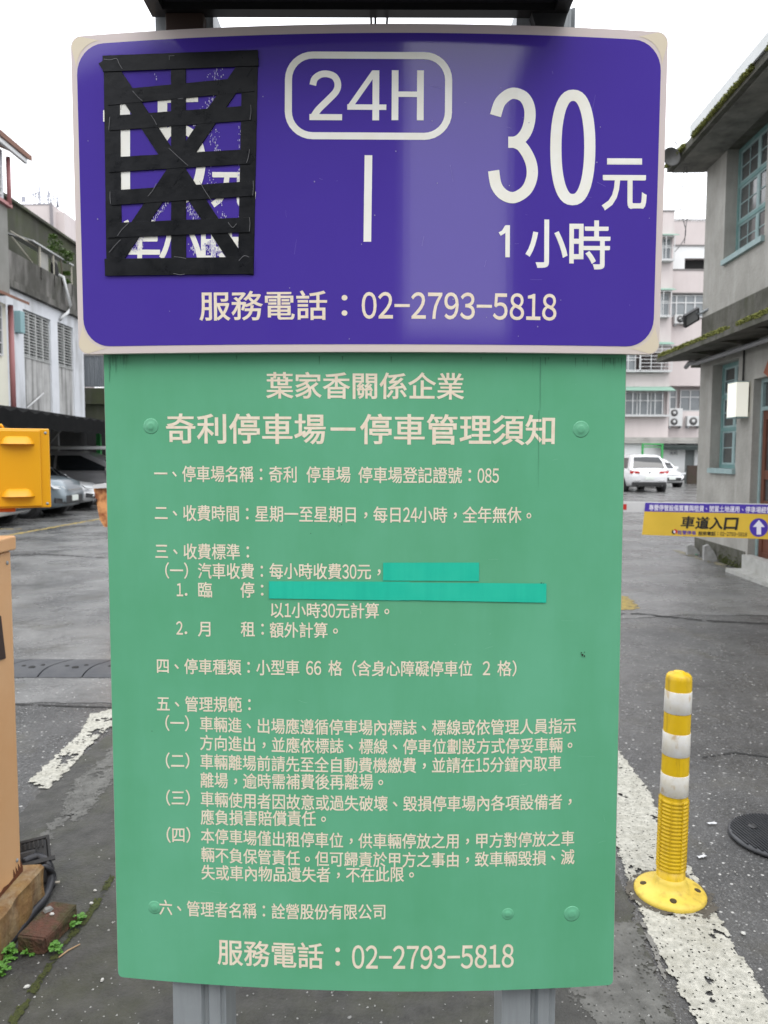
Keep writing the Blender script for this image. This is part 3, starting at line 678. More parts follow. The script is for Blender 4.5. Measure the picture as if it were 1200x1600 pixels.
for c, r in (((-11.95, 28.5, 9.2), .30), ((-11.9, 28.9, 9.0), .28), ((-11.9, 29.3, 8.85), .26), ((-12.0, 28.3, 8.95), .22), ((-11.9, 28.2, 9.35), .16), ((-11.85, 29.4, 9.05), .2), ((-11.85, 29.2, 8.3), .16), ((-11.85, 29.2, 8.0), .14)):
    leaves(b, c, (r, r * 1.15, r * .55), 110, .055, rnd)
b.build('crown', M_leaf, tr, True)
MB().tube([(-11.95, 29.0, 7.8), (-11.93, 28.95, 8.4), (-11.95, 28.8, 9.1)], [.03, .025, .012], 6).build('trunk', M_bark, tr, True)

# house with red trim
M_cream = mat('cream_wall', (.66, .65, .55), rough=.8, var=(.58, .57, .48), vscale=1, vmix=.5)
M_red = mat('faded_red_pipe', (.36, .15, .15), rough=.5)
M_tile = mat('brown_tile', (.20, .09, .055), rough=.7, var=(.12, .06, .04), vscale=3, vmix=.7)
rh = thing('cream_house', 'cream and white house with red downpipes at the left edge', 'house', (-11.5, 21, 0))
b = MB(); b.box((-18, 16, 0), (-11.5, 23.7, 6.1)); b.build('wall', M_cream, rh, True)
b = MB(); b.box((-18, 16, 6.45), (-11.6, 24.2, 9.2)); b.build('concrete_storey', mat('grey_storey', (.22, .22, .205), rough=.9, var=(.14, .14, .12), vscale=.9, vmix=.7), rh, True)
b = MB(); b.box((-18, 16, 9.2), (-11.6, 24.0, 10.75)); b.build('upper_wall', mat('cool_white_wall', (.52, .54, .56), rough=.8), rh, True)
b = MB(); b.prism([(-11.1, 15.5, 10.75), (-11.1, 24.9, 10.75), (-15, 24.9, 12.4), (-15, 15.5, 12.4)], (0, 0, .16)); fixn(b.build('roof', M_tile, rh, True))
b = MB(); b.prism([(-11.0, 15.5, 6.16), (-11.0, 24.2, 6.16), (-11.7, 24.2, 6.45), (-11.7, 15.5, 6.45)], (0, 0, .09)); fixn(b.build('lower_eave', M_tile, rh, True))
b = MB(); b.tube([(-11.43, 23.85, 6.1), (-11.43, 23.85, 2.6)], .085, 8); b.build('downpipe', M_red, rh, True); MB().tube([(-11.5, 24.15, 10.6), (-11.5, 24.15, 9.2)], .07, 8).build('downpipe', M_red, rh, True)
b = MB(); b.box((-11.62, 16, 9.12), (-11.48, 24.3, 9.22)); b.build('red_sill_band', M_red, rh, True)
b = MB(); b.box((-11.25, 15.5, 10.60), (-11.15, 24.7, 10.72)); b.build('gutter', M_alu, rh, True)
def xwin(parent, x, y0, y1, z0, z1, n, m2):
    f = MB(); t = .05
    f.box((x, y0, z0), (x + .06, y0 + t, z1)); f.box((x, y1 - t, z0), (x + .06, y1, z1)); f.box((x, y0, z0), (x + .058, y1, z0 + t)); f.box((x, y0, z1 - t), (x + .058, y1, z1))
    for k in range(1, n): 
        y = y0 + (y1 - y0) * k / n; f.box((x + .002, y - .02, z0), (x + .056, y + .02, z1))
    for k in range(1, 4):
        z = z0 + (z1 - z0) * k / 4; f.box((x + .004, y0, z - .015), (x + .054, y1, z + .015))
    fr = f.build('window', M_alu, parent, True)
    MB().box((x - .03 + .035, y0 + .03, z0 + .03), (x + .012, y1 - .03, z1 - .03)).build('pane', m2, fr, True)
xwin(rh, -11.6 + .0, 21.9, 23.95 - .15, 9.35, 10.2, 4, M_pane)
xwin(rh, -11.5, 21.0, 23.35, 4.5, 6.0, 2, M_pane)

# pink tower with antennas
tw = thing('pink_tower', 'pale pink windowless tower topped with antennas far at the left', 'building', (-26, 60, 0))
b = MB(); b.box((-31, 60, 0), (-25.3, 66, 20.55)); b.box((-25.3, 60.7, 0), (-24.7, 66, 20.2)); b.build('wall', M_pink, tw, True)
b = MB()
for k in range(6): b.box((-31, 59.97, 20.5 - k * 3.2), (-25.3, 59.99, 20.56 - k * 3.2))
b.tube([(-25.35, 59.85, 20.6), (-25.3, 59.85, 17), (-25.25, 59.85, 8)], .12, 6); b.build('pipe', mat('tower_dark', (.16, .15, .16), rough=.8), tw, True)
b = MB(); rnd = random.Random(3)
for k in range(16):
    x = rnd.uniform(-27, -24.8); h = rnd.uniform(.4, 1.6); z = 20.5
    b.tube([(x, 60.6, z), (x + rnd.uniform(-.1, .1), 60.6, z + h)], .035, 4)
    b.tube([(x - .3, 60.6, z + h * .7), (x + .3, 60.6, z + h * .75)], .025, 4)
b.box((-27.9, 60.5, 20.9), (-27.6, 60.6, 21.3)); b.build('antenna', mat('antenna_grey', (.30, .31, .36), rough=.6), tw, True)

# corrugated shed beyond the white building
sd_ = thing('corrugated_shed', 'grey corrugated shed wall above mossy concrete, behind the sign', 'shed', (-12, 33, 0))
b = MB(); n = 40
for k in range(n):
    x0 = -13.5 + k * .1; x1 = x0 + .05
    b.box((x0, 33.2, 4.45), (x1, 33.26, 5.75)); b.box((x1, 33.23, 4.45), (x1 + .05, 33.29, 5.75))
b.build('corrugated_wall', mat('blue_grey_sheet', (.16, .18, .20), rough=.6, streak=(.28, .30, .32), sscale=(6, 6, .5), smix=.7), sd_, True)
b = MB(); b.box((-14, 33.0, 3.2), (-7, 38, 4.4)); b.box((-14, 32.8, 3.7), (-7, 33.0, 3.85)); b.box((-14, 33, 0), (-7, 33.2, 3.2)); b.build('mossy_wall', M_dc2, sd_, True)
b = MB(); b.box((-14, 33.18, 5.75), (-6, 38, 5.85)); b.build('roof', mat('grey_roof', (.2, .2, .2), rough=.7), sd_, True)

# carport
cpt = thing('carport', 'long low carport with a black corrugated roof over the parked silver cars', 'carport', (-10, 20, 0))
M_bs = mat('black_sheet', (.007, .0075, .008), rough=.9, var=(.016, .016, .016), vscale=4, vmix=.5, spec=.08)
b = MB(); n = 120
Y0, Y1 = 12.0, 31.0
vs = []
for k in range(n + 1):
    y = Y0 + (Y1 - Y0) * k / n; dz = .035 * sin(k * 1.57); vs += [(-8.5, y, 2.56 + dz), (-12.0 if y > 24 else -11.5, y, 3.0 + dz), (-8.5, y, 2.17 + dz * .6 + .02 * noise.noise(Vector((y * 2, 0, 0)))), (-8.49, y, 2.57 + dz)]
fs = []
for k in range(n):
    a = k * 4; fs += [(a, a + 1, a + 5, a + 4), (a + 3, a + 2, a + 6, a + 7)]
b.add(vs, fs); b.build('roof', M_bs, cpt, True)
for x_, y in ((-8.55, 12.4), (-9.72, 26.2), (-8.9, 29.5)): MB().box((x_ - .07, y, 0), (x_ + .07, y + .12, 2.3)).build('post', M_green, cpt, True)
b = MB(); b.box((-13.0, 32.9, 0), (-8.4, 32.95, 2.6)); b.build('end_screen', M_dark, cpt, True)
MB().tube([(-11.0, 24.2, 1.77), (-8.6, 24.2, 1.77)], .05, 8).build('cross_pipe', M_alu, cpt, True)
b = MB(); b.tube([(-10.9, 24.5, 0), (-10.9, 24.5, 2.5)], .05, 6); b.tube([(-10.9, 24.5, 1.6), (-10.2, 24.5, 2.4)], .03, 6); b.box((-11.2, 24.6, 1.2), (-10.4, 24.7, 2.4)); b.build('prop', mat('pale_prop', (.30, .30, .30), rough=.7), cpt, True)

# buildings across the street behind the viewer (they stand in the sign's reflection)
bh = thing('street_building', 'plain concrete apartment house across the street from the sign, left one', 'building', (0, 0, 0))
for i, (x0, x1, y0, y1, h) in enumerate(((-15, .35, -14, -22, 11.0), (6.0, 26, -13, -22, 13.0))):
    t = bh if i == 0 else thing('street_building', 'plain concrete apartment house across the street from the sign, right one', 'building', (0, 0, 0))
    b = MB(); b.box((x0, y1, 0), (x1, y0, h)); b.build('wall', mat('street_render', (.16, .16, .15), rough=.9, var=(.10, .10, .09), vscale=.4, vmix=.7), t)
    f = MB()
    for zz in (4.2, 7.4, 10.2):
        for k in range(int((x1 - x0) / 3.2)):
            if zz + 1.4 < h: f.box((x0 + .8 + k * 3.2, y0, zz), (x0 + 2.4 + k * 3.2, y0 + .05, zz + 1.3))
    f.build('window', M_pane, t)
hz = MB().box((-6, -48, 0), (22, -40, 8.2)).build('reflection_block', MATS['street_render']); setp(hz, 'plain low block added unseen behind the viewer to fade the sign reflection', 'building')  # unseen block added so the purple board's reflection fades low down

# ================================================================ THE PARKING SIGN
SR = 4.03; SYAW = -.018; SA = Vector((-.03, 1.37, 0))
sback = Vector((-sin(SYAW), cos(SYAW), 0)); srt = Vector((cos(SYAW), sin(SYAW), 0))
SC = SA + sback * SR
def sp(u, z, off=0.0):
    a = u / SR
    p = SC + srt * ((SR + off) * sin(a)) - sback * ((SR + off) * cos(a)); return Vector((p.x, p.y, z))
def hit(px, py, off=0.0):
    """where a sight line meets the bowed board: (u along the bow, height)"""
    d = ray(px, py); r = SR + off
    a = d.x ** 2 + d.y ** 2; b = -2 * (d.x * SC.x + d.y * SC.y); c = SC.x ** 2 + SC.y ** 2 - r * r
    k = (-b - sqrt(b * b - 4 * a * c)) / (2 * a); P = d * k
    q = P - Vector((SC.x, SC.y, P.z)); return (atan2(q.dot(srt), -q.dot(sback)) * SR, P.z + EYE)
sign = thing('parking_sign', 'tall parking sign with a purple price board above a green rules board', 'sign', (SA.x, SA.y + .06, 0))
GO = -.018   # green board sits this far behind the purple one
M_pur = mat('purple_vinyl', lin((76, 56, 160)), rough=.06, spec=.55, var=lin((71, 51, 152)), vscale=3, vmix=.5, bump=.006, bscale=500)
M_grn = mat('green_vinyl', lin((91, 168, 126)), rough=.42, spec=.35, var=lin((106, 180, 144)), vscale=2.2, vmix=.9, streak=lin((80, 154, 110)), sscale=(4, 4, .7), smix=.45)
M_let = mat('cream_vinyl_letter', lin((242, 231, 210)), rough=.4, var=lin((232, 209, 184)), vscale=90, vmix=.7, vdet=3)
M_letw = mat('pale_vinyl_letter', lin((248, 248, 242)), rough=.25, var=lin((238, 234, 218)), vscale=9, vmix=.8)
M_bord = mat('faded_board_edge', lin((212, 198, 200)), rough=.3, var=lin((214, 203, 192)), vscale=5, vmix=.9)
M_bordy = mat('yellowed_board_corner', lin((220, 208, 184)), rough=.3)
def plate(name, m, u0, u1, z0, z1, rad, off0, off1, parent, n=72, d0=0.0, d1=0.0):
    """bowed sheet with rounded corners between two offsets"""
    us = []
    K = 8
    for k in range(K): us.append(u0 + rad * (1 - cos(k / K * pi / 2)))
    for k in range(n + 1): us.append(u0 + rad + (u1 - u0 - 2 * rad) * k / n)
    for k in range(1, K + 1): us.append(u1 - rad + rad * sin(k / K * pi / 2))
    def P_(u, z, o): return sp(u + (u - u0) / (u1 - u0) * (d0 + (d1 - d0) * (z - z0) / (z1 - z0)), z, o)   # the sheet is cut slightly out of square
    b = MB(); vs = []
    for u in us:
        du = max(0, u0 + rad - u, u - (u1 - rad)); c = rad - sqrt(max(0, rad * rad - du * du))
        vs += [P_(u, z0 + c, off1), P_(u, z1 - c, off1), P_(u, z1 - c, off0), P_(u, z0 + c, off0)]
    fs = []
    for i in range(len(us) - 1):
        a = i * 4
        for j in range(4): fs.append((a + j, a + (j + 1) % 4, a + 4 + (j + 1) % 4, a + 4 + j))
    e = (len(us) - 1) * 4; fs += [(0, 1, 2, 3), (e + 3, e + 2, e + 1, e)]
    b.add(vs, fs); o = b.build(name, m, parent, True); fixn(o); return o
PT, PB = 2.286, 1.7325
uL = (hit(108.5, 70)[0] + hit(119, 540)[0]) / 2; uR = (hit(1037, 60)[0] + hit(1031, 540)[0]) / 2
gL = (hit(164, 570, GO)[0] + hit(186, 1520, GO)[0]) / 2; gR = (hit(976, 570, GO)[0] + hit(961, 1530, GO)[0]) / 2
GB = (hit(300, 1539, GO)[1] + hit(700, 1546.5, GO)[1] + hit(873, 1543, GO)[1]) / 3
print('sign', uL, uR, gL, gR, GB)
purple = plate('price_board', M_bord, uL, uR, PB, PT, .018, -.014, 0, sign)
iL = uL + .0108; iR = uR - .0118; iT = PT - .0152; iB = PB + .0132
plate('purple_field', M_pur, iL, iR, iB, iT, .050, .0002, .0005, purple)
DR1 = hit(976.5, 560, GO)[0] - gR; DR0 = hit(962, 1525, GO)[0] - gR
green = plate('rules_board', M_grn, gL, gR, GB, PB + .05, .009, GO - .003, GO, sign, d0=DR0, d1=DR1)
plate('board_back', mat('dull_aluminium', (.42, .42, .38), rough=.5, var=(.25, .24, .2), vscale=12, vmix=.7), gL - .0022, gR + .0022, GB - .0022, PB + .052, .013, GO - .009, GO - .0031, green, d0=DR0, d1=DR1)
# yellowed corners
for cu, cz, su, sz in ((uL, PT, 1, -1), (uR, PT, -1, -1), (uL, PB, 1, 1), (uR, PB, -1, 1)):
    yc = MB(); pts = []
    for k in range(9):
        a = k / 8 * pi / 2; pts.append((cu + su * (.018 * (1 - cos(a)) + .0012), cz + sz * (.018 * (1 - sin(a)) + .0012)))
    inner = []
    for k in range(9):
        a = k / 8 * pi / 2; inner.append((cu + su * ((.010) + .044 * (1 - cos(a))), cz + sz * (.010 + .044 * (1 - sin(a)))))
    base = len(yc.v)
    for (u, z), (u2, z2) in zip(pts, inner): yc.v += [tuple(sp(u, z, .0003)), tuple(sp(u2, z2, .0003))]
    for k in range(8): yc.f.append((base + k * 2, base + k * 2 + 2, base + k * 2 + 3, base + k * 2 + 1)); yc.sm.append(False)
    yc.build('yellowed_corner', M_bordy, purple, True)

# ---- lettering
GLY = {}
def glyph(ch, res=4):
    """one character as a flat mesh (cached): verts, faces, bbox, outline edges with outward vertex directions"""
    if ch in GLY: return GLY[ch]
    cu = bpy.data.curves.new('glyph', 'FONT'); cu.body = ch; cu.resolution_u = res
    ob = bpy.data.objects.new('glyph', cu); C.objects.link(ob)
    dg = bpy.context.evaluated_depsgraph_get(); me = ob.evaluated_get(dg).to_mesh()
    v = [(p.co.x, p.co.y) for p in me.vertices]; f = [tuple(p.vertices) for p in me.polygons]
    ob.evaluated_get(dg).to_mesh_clear(); bpy.data.objects.remove(ob); bpy.data.curves.remove(cu)
    # weld coincident outline points
    key = {}; rem = []
    nv = []
    for p in v:
        k = (round(p[0], 5), round(p[1], 5))
        if k not in key: key[k] = len(nv); nv.append(p)
        rem.append(key[k])
    v = nv; f = [tuple(rem[i] for i in q) for q in f]; f = [q for q in f if len(set(q)) == len(q)]
    ec = {}
    for q in f:
        ar = sum(v[q[i]][0] * v[q[(i + 1) % len(q)]][1] - v[q[(i + 1) % len(q)]][0] * v[q[i]][1] for i in range(len(q)))
        qq = q if ar > 0 else q[::-1]
        for i in range(len(qq)):
            a_, b_ = qq[i], qq[(i + 1) % len(qq)]; k = (min(a_, b_), max(a_, b_))
            if k in ec: ec[k] = None
            else: ec[k] = (a_, b_)
    edges = [e for e in ec.values() if e]
    acc = {}
    for a_, b_ in edges:
        dx, dy = v[b_][0] - v[a_][0], v[b_][1] - v[a_][1]; l = sqrt(dx * dx + dy * dy) or 1
        n_ = (dy / l, -dx / l)
        for i in (a_, b_): acc.setdefault(i, []).append(n_)
    vn = {}
    for i, ns in acc.items():
        x = sum(n_[0] for n_ in ns) / len(ns); y = sum(n_[1] for n_ in ns) / len(ns); l2 = x * x + y * y
        k = min(1 / l2, 1.7 / sqrt(l2)) if l2 > .02 else 0
        vn[i] = (x * k, y * k)
    bb = (min(p[0] for p in v), max(p[0] for p in v), min(p[1] for p in v), max(p[1] for p in v)) if v else (0, 0, 0, 0)
    GLY[ch] = (v, f, bb, edges, vn); return GLY[ch]
def put_glyph(b, ch, fn, bold):
    """fn maps glyph (x, y) and a depth step to a point; bold widens every stroke by a thin rim"""
    v, f, bb, edges, vn = glyph(ch)
    b.add([fn(x, y, 0) for x, y in v], f)
    if bold:
        for i, (p, q) in enumerate(edges):
            d = -.00008 - .00004 * (i % 3)
            pv = [v[p], v[q], (v[q][0] + vn[q][0] * bold, v[q][1] + vn[q][1] * bold), (v[p][0] + vn[p][0] * bold, v[p][1] + vn[p][1] * bold)]
            b.add([fn(x, y, d) for x, y in pv], [(0, 1, 2, 3)])
FULL = {str(i): chr(0xFF10 + i) for i in range(10)}
FULL.update({'.': '．', '-': '－', 'H': 'Ｈ', '(': '（', ')': '）'})
def cellw(c): return .5 if c in '0123456789 .-H' else 1.0
def text_line(name, s, x0, x1, yc0, yc1, hpx, m, parent, surf, off, offs=.011, half_w=.43, place=sp):
    """s laid between pixels x0 and x1 (outer cell edges) at mid height yc0..yc1; hpx = height of a full-width character"""
    uA, zA = surf(x0, yc0); uB, zB = surf(x1, yc1)
    _, zt = surf((x0 + x1) / 2, (yc0 + yc1) / 2 - hpx / 2); _, zb = surf((x0 + x1) / 2, (yc0 + yc1) / 2 + hpx / 2)
    tot = sum(cellw(c) for c in s); em = (uB - uA) / tot; hh = (zt - zb) / .93
    b = MB(); x = 0.0
    for c in s:
        cw = cellw(c)
        if c != ' ':
            def fn(gx, gy, d, c=c, cw=cw, x=x):
                if cw == .5:
                    if c == '.': gx = (gx - .24) + .18
                    elif c == '-': gx = (gx - .5) * .62 + .25
                    else: gx = (gx - .5) * (half_w / .54) + .25; gy = (gy - .367) * 1.10 + .375
                elif c in '，、': gx += .28; gy += .27
                elif c == '。': gx += .30; gy += .24
                elif c == '：': gx += .25; gy += .06
                t = (x + gx) / tot
                return place(uA + (uB - uA) * t, zA + (zB - zA) * t + (gy - .383) * hh, off + d)
            put_glyph(b, FULL.get(c, c), fn, offs)
        x += cw
    return b.build(name, m, parent, True)
def glyph_box(b, ch, x0, x1, y0, y1, surf, off, offs=.016, place=sp, shear=0.0):
    ch = FULL.get(ch, ch); bb = glyph(ch)[2]
    def fn(gx, gy, d):
        a = (gx - bb[0]) / (bb[1] - bb[0]); t = (gy - bb[2]) / (bb[3] - bb[2])
        u, z = surf(x0 + (x1 - x0) * a + shear * (t - .5), y1 + (y0 - y1) * t); return place(u, z, off + d)
    put_glyph(b, ch, fn, offs)
def stroke(b, pts, wd, surf, off, closed=False, place=sp, cap=True):
    """even-width ribbon through pixel points"""
    P = [Vector(p) for p in pts]; n = len(P); L = []; Rr = []
    for i in range(n):
        a = P[(i - 1) % n] if (closed or i > 0) else P[i]; c = P[(i + 1) % n] if (closed or i < n - 1) else P[i]
        t = (c - a).normalized(); nn = Vector((-t.y, t.x))
        k = 1.0
        if (closed or 0 < i < n - 1):
            t1 = (P[i] - a).normalized(); k = 1 / max(.8, abs(t.dot(t1)))
        L.append(P[i] + nn * wd / 2 * k); Rr.append(P[i] - nn * wd / 2 * k)
    vs = []
    for l, r in zip(L, Rr):
        for q in (l, r): u, z = surf(q.x, q.y); vs.append(place(u, z, off))
    m_ = n if closed else n - 1
    b.add(vs, [(2 * i, 2 * i + 1, 2 * ((i + 1) % n) + 1, 2 * ((i + 1) % n)) for i in range(m_)])
def spline(ctrl, k=8):
    ctrl = [Vector(c) for c in ctrl]; out = []
    for i in range(len(ctrl) - 1):
        p0 = ctrl[max(i - 1, 0)]; p1 = ctrl[i]; p2 = ctrl[i + 1]; p3 = ctrl[min(i + 2, len(ctrl) - 1)]
        for j in range(k):
            u = j / k; out.append(.5 * ((2 * p1) + (p2 - p0) * u + (2 * p0 - 5 * p1 + 4 * p2 - p3) * u * u + (3 * p1 - p0 - 3 * p2 + p3) * u ** 3))
    out.append(ctrl[-1]); return out
LO = .0009
hp_ = lambda x, y: hit(x, y, 0.0)
hg_ = lambda x, y: hit(x, y, GO)
LG = GO + .0005
# purple board : 24H in its capsule
b = MB()
x0, x1, y0, y1, r = 447, 697, 87, 213, 38
pts = []
for cx, cy, a0 in ((x1 - r, y0 + r, -90), (x1 - r, y1 - r, 0), (x0 + r, y1 - r, 90), (x0 + r, y0 + r, 180)):
    for k in range(9): a = radians(a0 + k * 90 / 8); pts.append((cx + r * cos(a), cy + r * sin(a)))
# straight runs need intermediate points so that they follow the bow
full = []
for i in range(len(pts)):
    p, q = Vector(pts[i]), Vector(pts[(i + 1) % len(pts)]); k = max(1, int((q - p).length / 14))
    for j in range(k): full.append(p.lerp(q, j / k))
stroke(b, full, 11, hp_, LO, closed=True); b.build('capsule_outline', M_letw, purple, True)
b = MB(); W_ = 10.5
stroke(b, spline([(485, 134), (488, 124), (497, 117.5), (508, 116.5), (519, 121), (524, 132), (521, 144), (508, 158), (494, 172), (486.5, 183)]), W_, hp_, LO)
stroke(b, [(480, 184), (531, 184)], 9.5, hp_, LO + .0002); b.build('digit', M_letw, purple, True)
b = MB()
stroke(b, [(583.5, 110.5), (583.5, 188.5)], W_, hp_, LO + .0002); stroke(b, [(539, 168), (600, 168)], 8.5, hp_, LO + .0003)
stroke(b, [(581, 113), (543.5, 167)], 8.5, hp_, LO); b.build('digit', M_letw, purple, True)
b = MB(); stroke(b, [(613.5, 110), (613.5, 188)], W_, hp_, LO); stroke(b, [(653, 110), (653, 188)], W_, hp_, LO); stroke(b, [(613.5, 147.5), (653, 147.5)], 8.5, hp_, LO + .0002); b.build('letter', M_letw, purple, True)
b = MB(); stroke(b, [(572.5, 243), (572, 310), (571.5, 378)], 12, hp_, LO); b.build('dash_bar', M_letw, purple, True)
# 30
b = MB()
stroke(b, spline([(770.5, 180), (777, 160), (789, 148), (801, 145), (815, 151), (823, 166), (824, 185), (819, 204), (809, 217), (798, 222)]), 17.5, hp_, LO)
stroke(b, [(790.5, 221.5), (801, 221.5)], 17.5, hp_, LO + .0002)
stroke(b, spline([(798, 221), (810, 226), (820, 239), (827, 256), (828, 274), (822, 292), (811, 303), (797, 308), (782, 302), (772, 288), (768, 266)]), 17.5, hp_, LO + .0001)
b.build('digit', M_letw, purple, True)
b = MB(); pts = []
for k in range(48):
    a = 2 * pi * k / 48; ca, sa = cos(a), sin(a); e = .82
    pts.append((891.5 + 26.5 * math.copysign(abs(ca) ** e, ca), 229 + 81.5 * math.copysign(abs(sa) ** .92, sa)))
stroke(b, pts, 17.5, hp_, LO, closed=True); b.build('digit', M_letw, purple, True)
b = MB(); glyph_box(b, '元', 939, 1006, 247, 325, hp_, LO); b.build('character', M_letw, purple, True)
b = MB(); stroke(b, [(790.5, 351), (790.5, 401)], 7, hp_, LO); stroke(b, [(778, 365), (784, 361.5), (789, 353)], 6, hp_, LO + .0002); b.build('digit', M_letw, purple, True)
b = MB(); glyph_box(b, '小', 820, 883, 343, 416, hp_, LO); b.build('character', M_letw, purple, True)
b = MB(); glyph_box(b, '時', 888, 950, 344, 418, hp_, LO); b.build('character', M_letw, purple, True)
text_line('lettering', '服務電話：02-2793-5818', 309, 869, 480, 478.5, 45.5, M_let, purple, hp_, LO, (.013))
# the taped-over price
b = MB()
stroke(b, [(192.5, 163), (193, 230), (193.5, 299)], 14.5, hp_, LO); stroke(b, [(158, 184), (175, 184), (187, 166)], 18, hp_, LO + .0002)
b.build('digit', M_letw, purple, True)
b = MB(); stroke(b, [(243, 159), (306, 156.5)], 9.5, hp_, LO + .0001); stroke(b, [(250.5, 156), (250.5, 215)], 15, hp_, LO)
stroke(b, spline([(250, 222), (262, 208), (283, 204), (302, 218), (311, 245), (309, 276), (298, 303), (280, 314), (262, 306)]), 14, hp_, LO + .0002); b.build('digit', M_letw, purple, True)
b = MB(); glyph_box(b, '元', 329, 396, 246, 324, hp_, LO); b.build('character', M_letw, purple, True)
b = MB(); glyph_box(b, '半', 186, 247, 345, 425, hp_, LO); b.build('character', M_letw, purple, True)
b = MB(); glyph_box(b, '小', 248, 313, 346, 425, hp_, LO); b.build('character', M_letw, purple, True)
b = MB(); glyph_box(b, '時', 313, 378, 346, 425, hp_, LO); b.build('character', M_letw, purple, True)
# black tape
M_tape = mat('black_tape', (.0060, .0068, .0085), rough=.36, spec=.22, var=(.012, .013, .016), vscale=22, vmix=.8, bump=.05, bscale=38, rvar=.12)
TP = [((170.5, 93), (177, 432), 25), ((387, 81), (382, 431), 25), ((275, 90), (277.5, 430), 23.5), ((160, 96), (373, 415), 23.5), ((391, 88), (180, 406), 23.5),
      ((164.5, 156.5), (393, 133.5), 23.5), ((168.5, 196), (389, 178.5), 23.5), ((168, 261), (387.5, 246.5), 23.5),
      ((171, 312.5), (393.5, 296.5), 23.5), ((165, 363.5), (388.5, 353), 23.5), ((158, 103.5), (400, 93), 25.5), ((163, 421), (394, 416.5), 27)]
rnd = random.Random(4)
for i, (p, q, wd) in enumerate(TP):
    P, Q = Vector(p), Vector(q); k = max(2, int((Q - P).length / 7)); t = (Q - P).normalized(); nn = Vector((-t.y, t.x)); b = MB(); vs = []
    o0 = .0016 + .00022 * i
    for j in range(k + 1):
        c = P.lerp(Q, j / k); w1 = wd / 2 + .35 * noise.noise(Vector((j * .35, i, 0))); w2 = wd / 2 + .35 * noise.noise(Vector((j * .35, i, 9)))
        e = 0
        if j in (0, k): e = .6 * rnd.uniform(-1, 1)
        wr = .00012 * noise.noise(Vector((j * .6, i * 3, 4)))
        for q_, o_ in ((c + nn * w1 + t * e, o0 - .0010), (c + nn * (w1 - .35) + t * e, o0 + wr), (c + t * e, o0 - wr * .5), (c - nn * (w2 - .35) - t * e, o0 + wr), (c - nn * w2 - t * e, o0 - .0010)):
            u, z = hp_(q_.x, q_.y); vs.append(sp(u, z, o_))
    b.add(vs, [(j * 5 + m_, j * 5 + m_ + 1, j * 5 + 5 + m_ + 1, j * 5 + 5 + m_) for j in range(k) for m_ in range(4)])
    b.build('tape_strip', M_tape, purple, True)
# pale lines painted as glints along the tape's scuffed ends and creases
M_glint = mat('scuff_glint', (.16, .16, .17), rough=.6)
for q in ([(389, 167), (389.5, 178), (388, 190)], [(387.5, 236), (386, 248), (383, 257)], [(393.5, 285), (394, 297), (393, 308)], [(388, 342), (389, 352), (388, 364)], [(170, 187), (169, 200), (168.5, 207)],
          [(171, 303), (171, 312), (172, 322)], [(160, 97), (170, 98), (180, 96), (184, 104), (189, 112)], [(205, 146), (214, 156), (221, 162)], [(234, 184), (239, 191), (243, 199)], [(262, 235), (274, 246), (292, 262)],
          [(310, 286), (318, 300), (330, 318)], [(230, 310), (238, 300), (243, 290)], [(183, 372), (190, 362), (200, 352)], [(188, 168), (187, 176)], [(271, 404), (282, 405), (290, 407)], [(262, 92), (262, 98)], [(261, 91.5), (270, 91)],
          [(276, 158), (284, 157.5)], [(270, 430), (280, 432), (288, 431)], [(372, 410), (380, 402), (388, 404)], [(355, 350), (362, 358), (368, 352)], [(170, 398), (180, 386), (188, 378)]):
    b = MB(); stroke(b, [tuple(v_) for v_ in spline(q, 4)], .65, hp_, .0048); b.build('tape_glint', M_glint, purple, True, kind='stuff')
# adhesive residue left by peeled tape
b = MB()
for (p, q, wd, n) in (((330, 112), (352, 150), 26, 60), ((300, 200), (345, 130), 7, 120), ((330, 205), (336, 250), 12, 50), ((372, 195), (374, 400), 7, 200), ((338, 300), (352, 400), 16, 60), ((292, 320), (312, 360), 12, 70), ((322, 380), (336, 402), 16, 160),
                      ((205, 395), (220, 370), 12, 60), ((318, 235), (330, 300), 10, 20), ((237, 345), (262, 315), 5, 40), ((238, 108), (242, 160), 3, 10), ((352, 385), (360, 405), 14, 60), ((296, 385), (304, 402), 6, 20)):
    P, Q = Vector(p), Vector(q); t = (Q - P).normalized(); nn = Vector((-t.y, t.x))
    for k in range(n):
        c = P.lerp(Q, rnd.random()) + nn * rnd.gauss(0, wd / 3); s = rnd.uniform(.25, .8); l = rnd.uniform(.4, 2.0)
        vs = []
        for dx, dy in ((-s, -l), (s, -l * .7), (s * .8, l), (-s, l * .8)): u, z = hp_(c.x + dx, c.y + dy); vs.append(sp(u, z, .0012))
        b.add(vs, [(0, 1, 2, 3)])
b.build('tape_residue', mat('adhesive_residue', lin((190, 185, 215)), rough=.6), purple, True, kind='stuff')

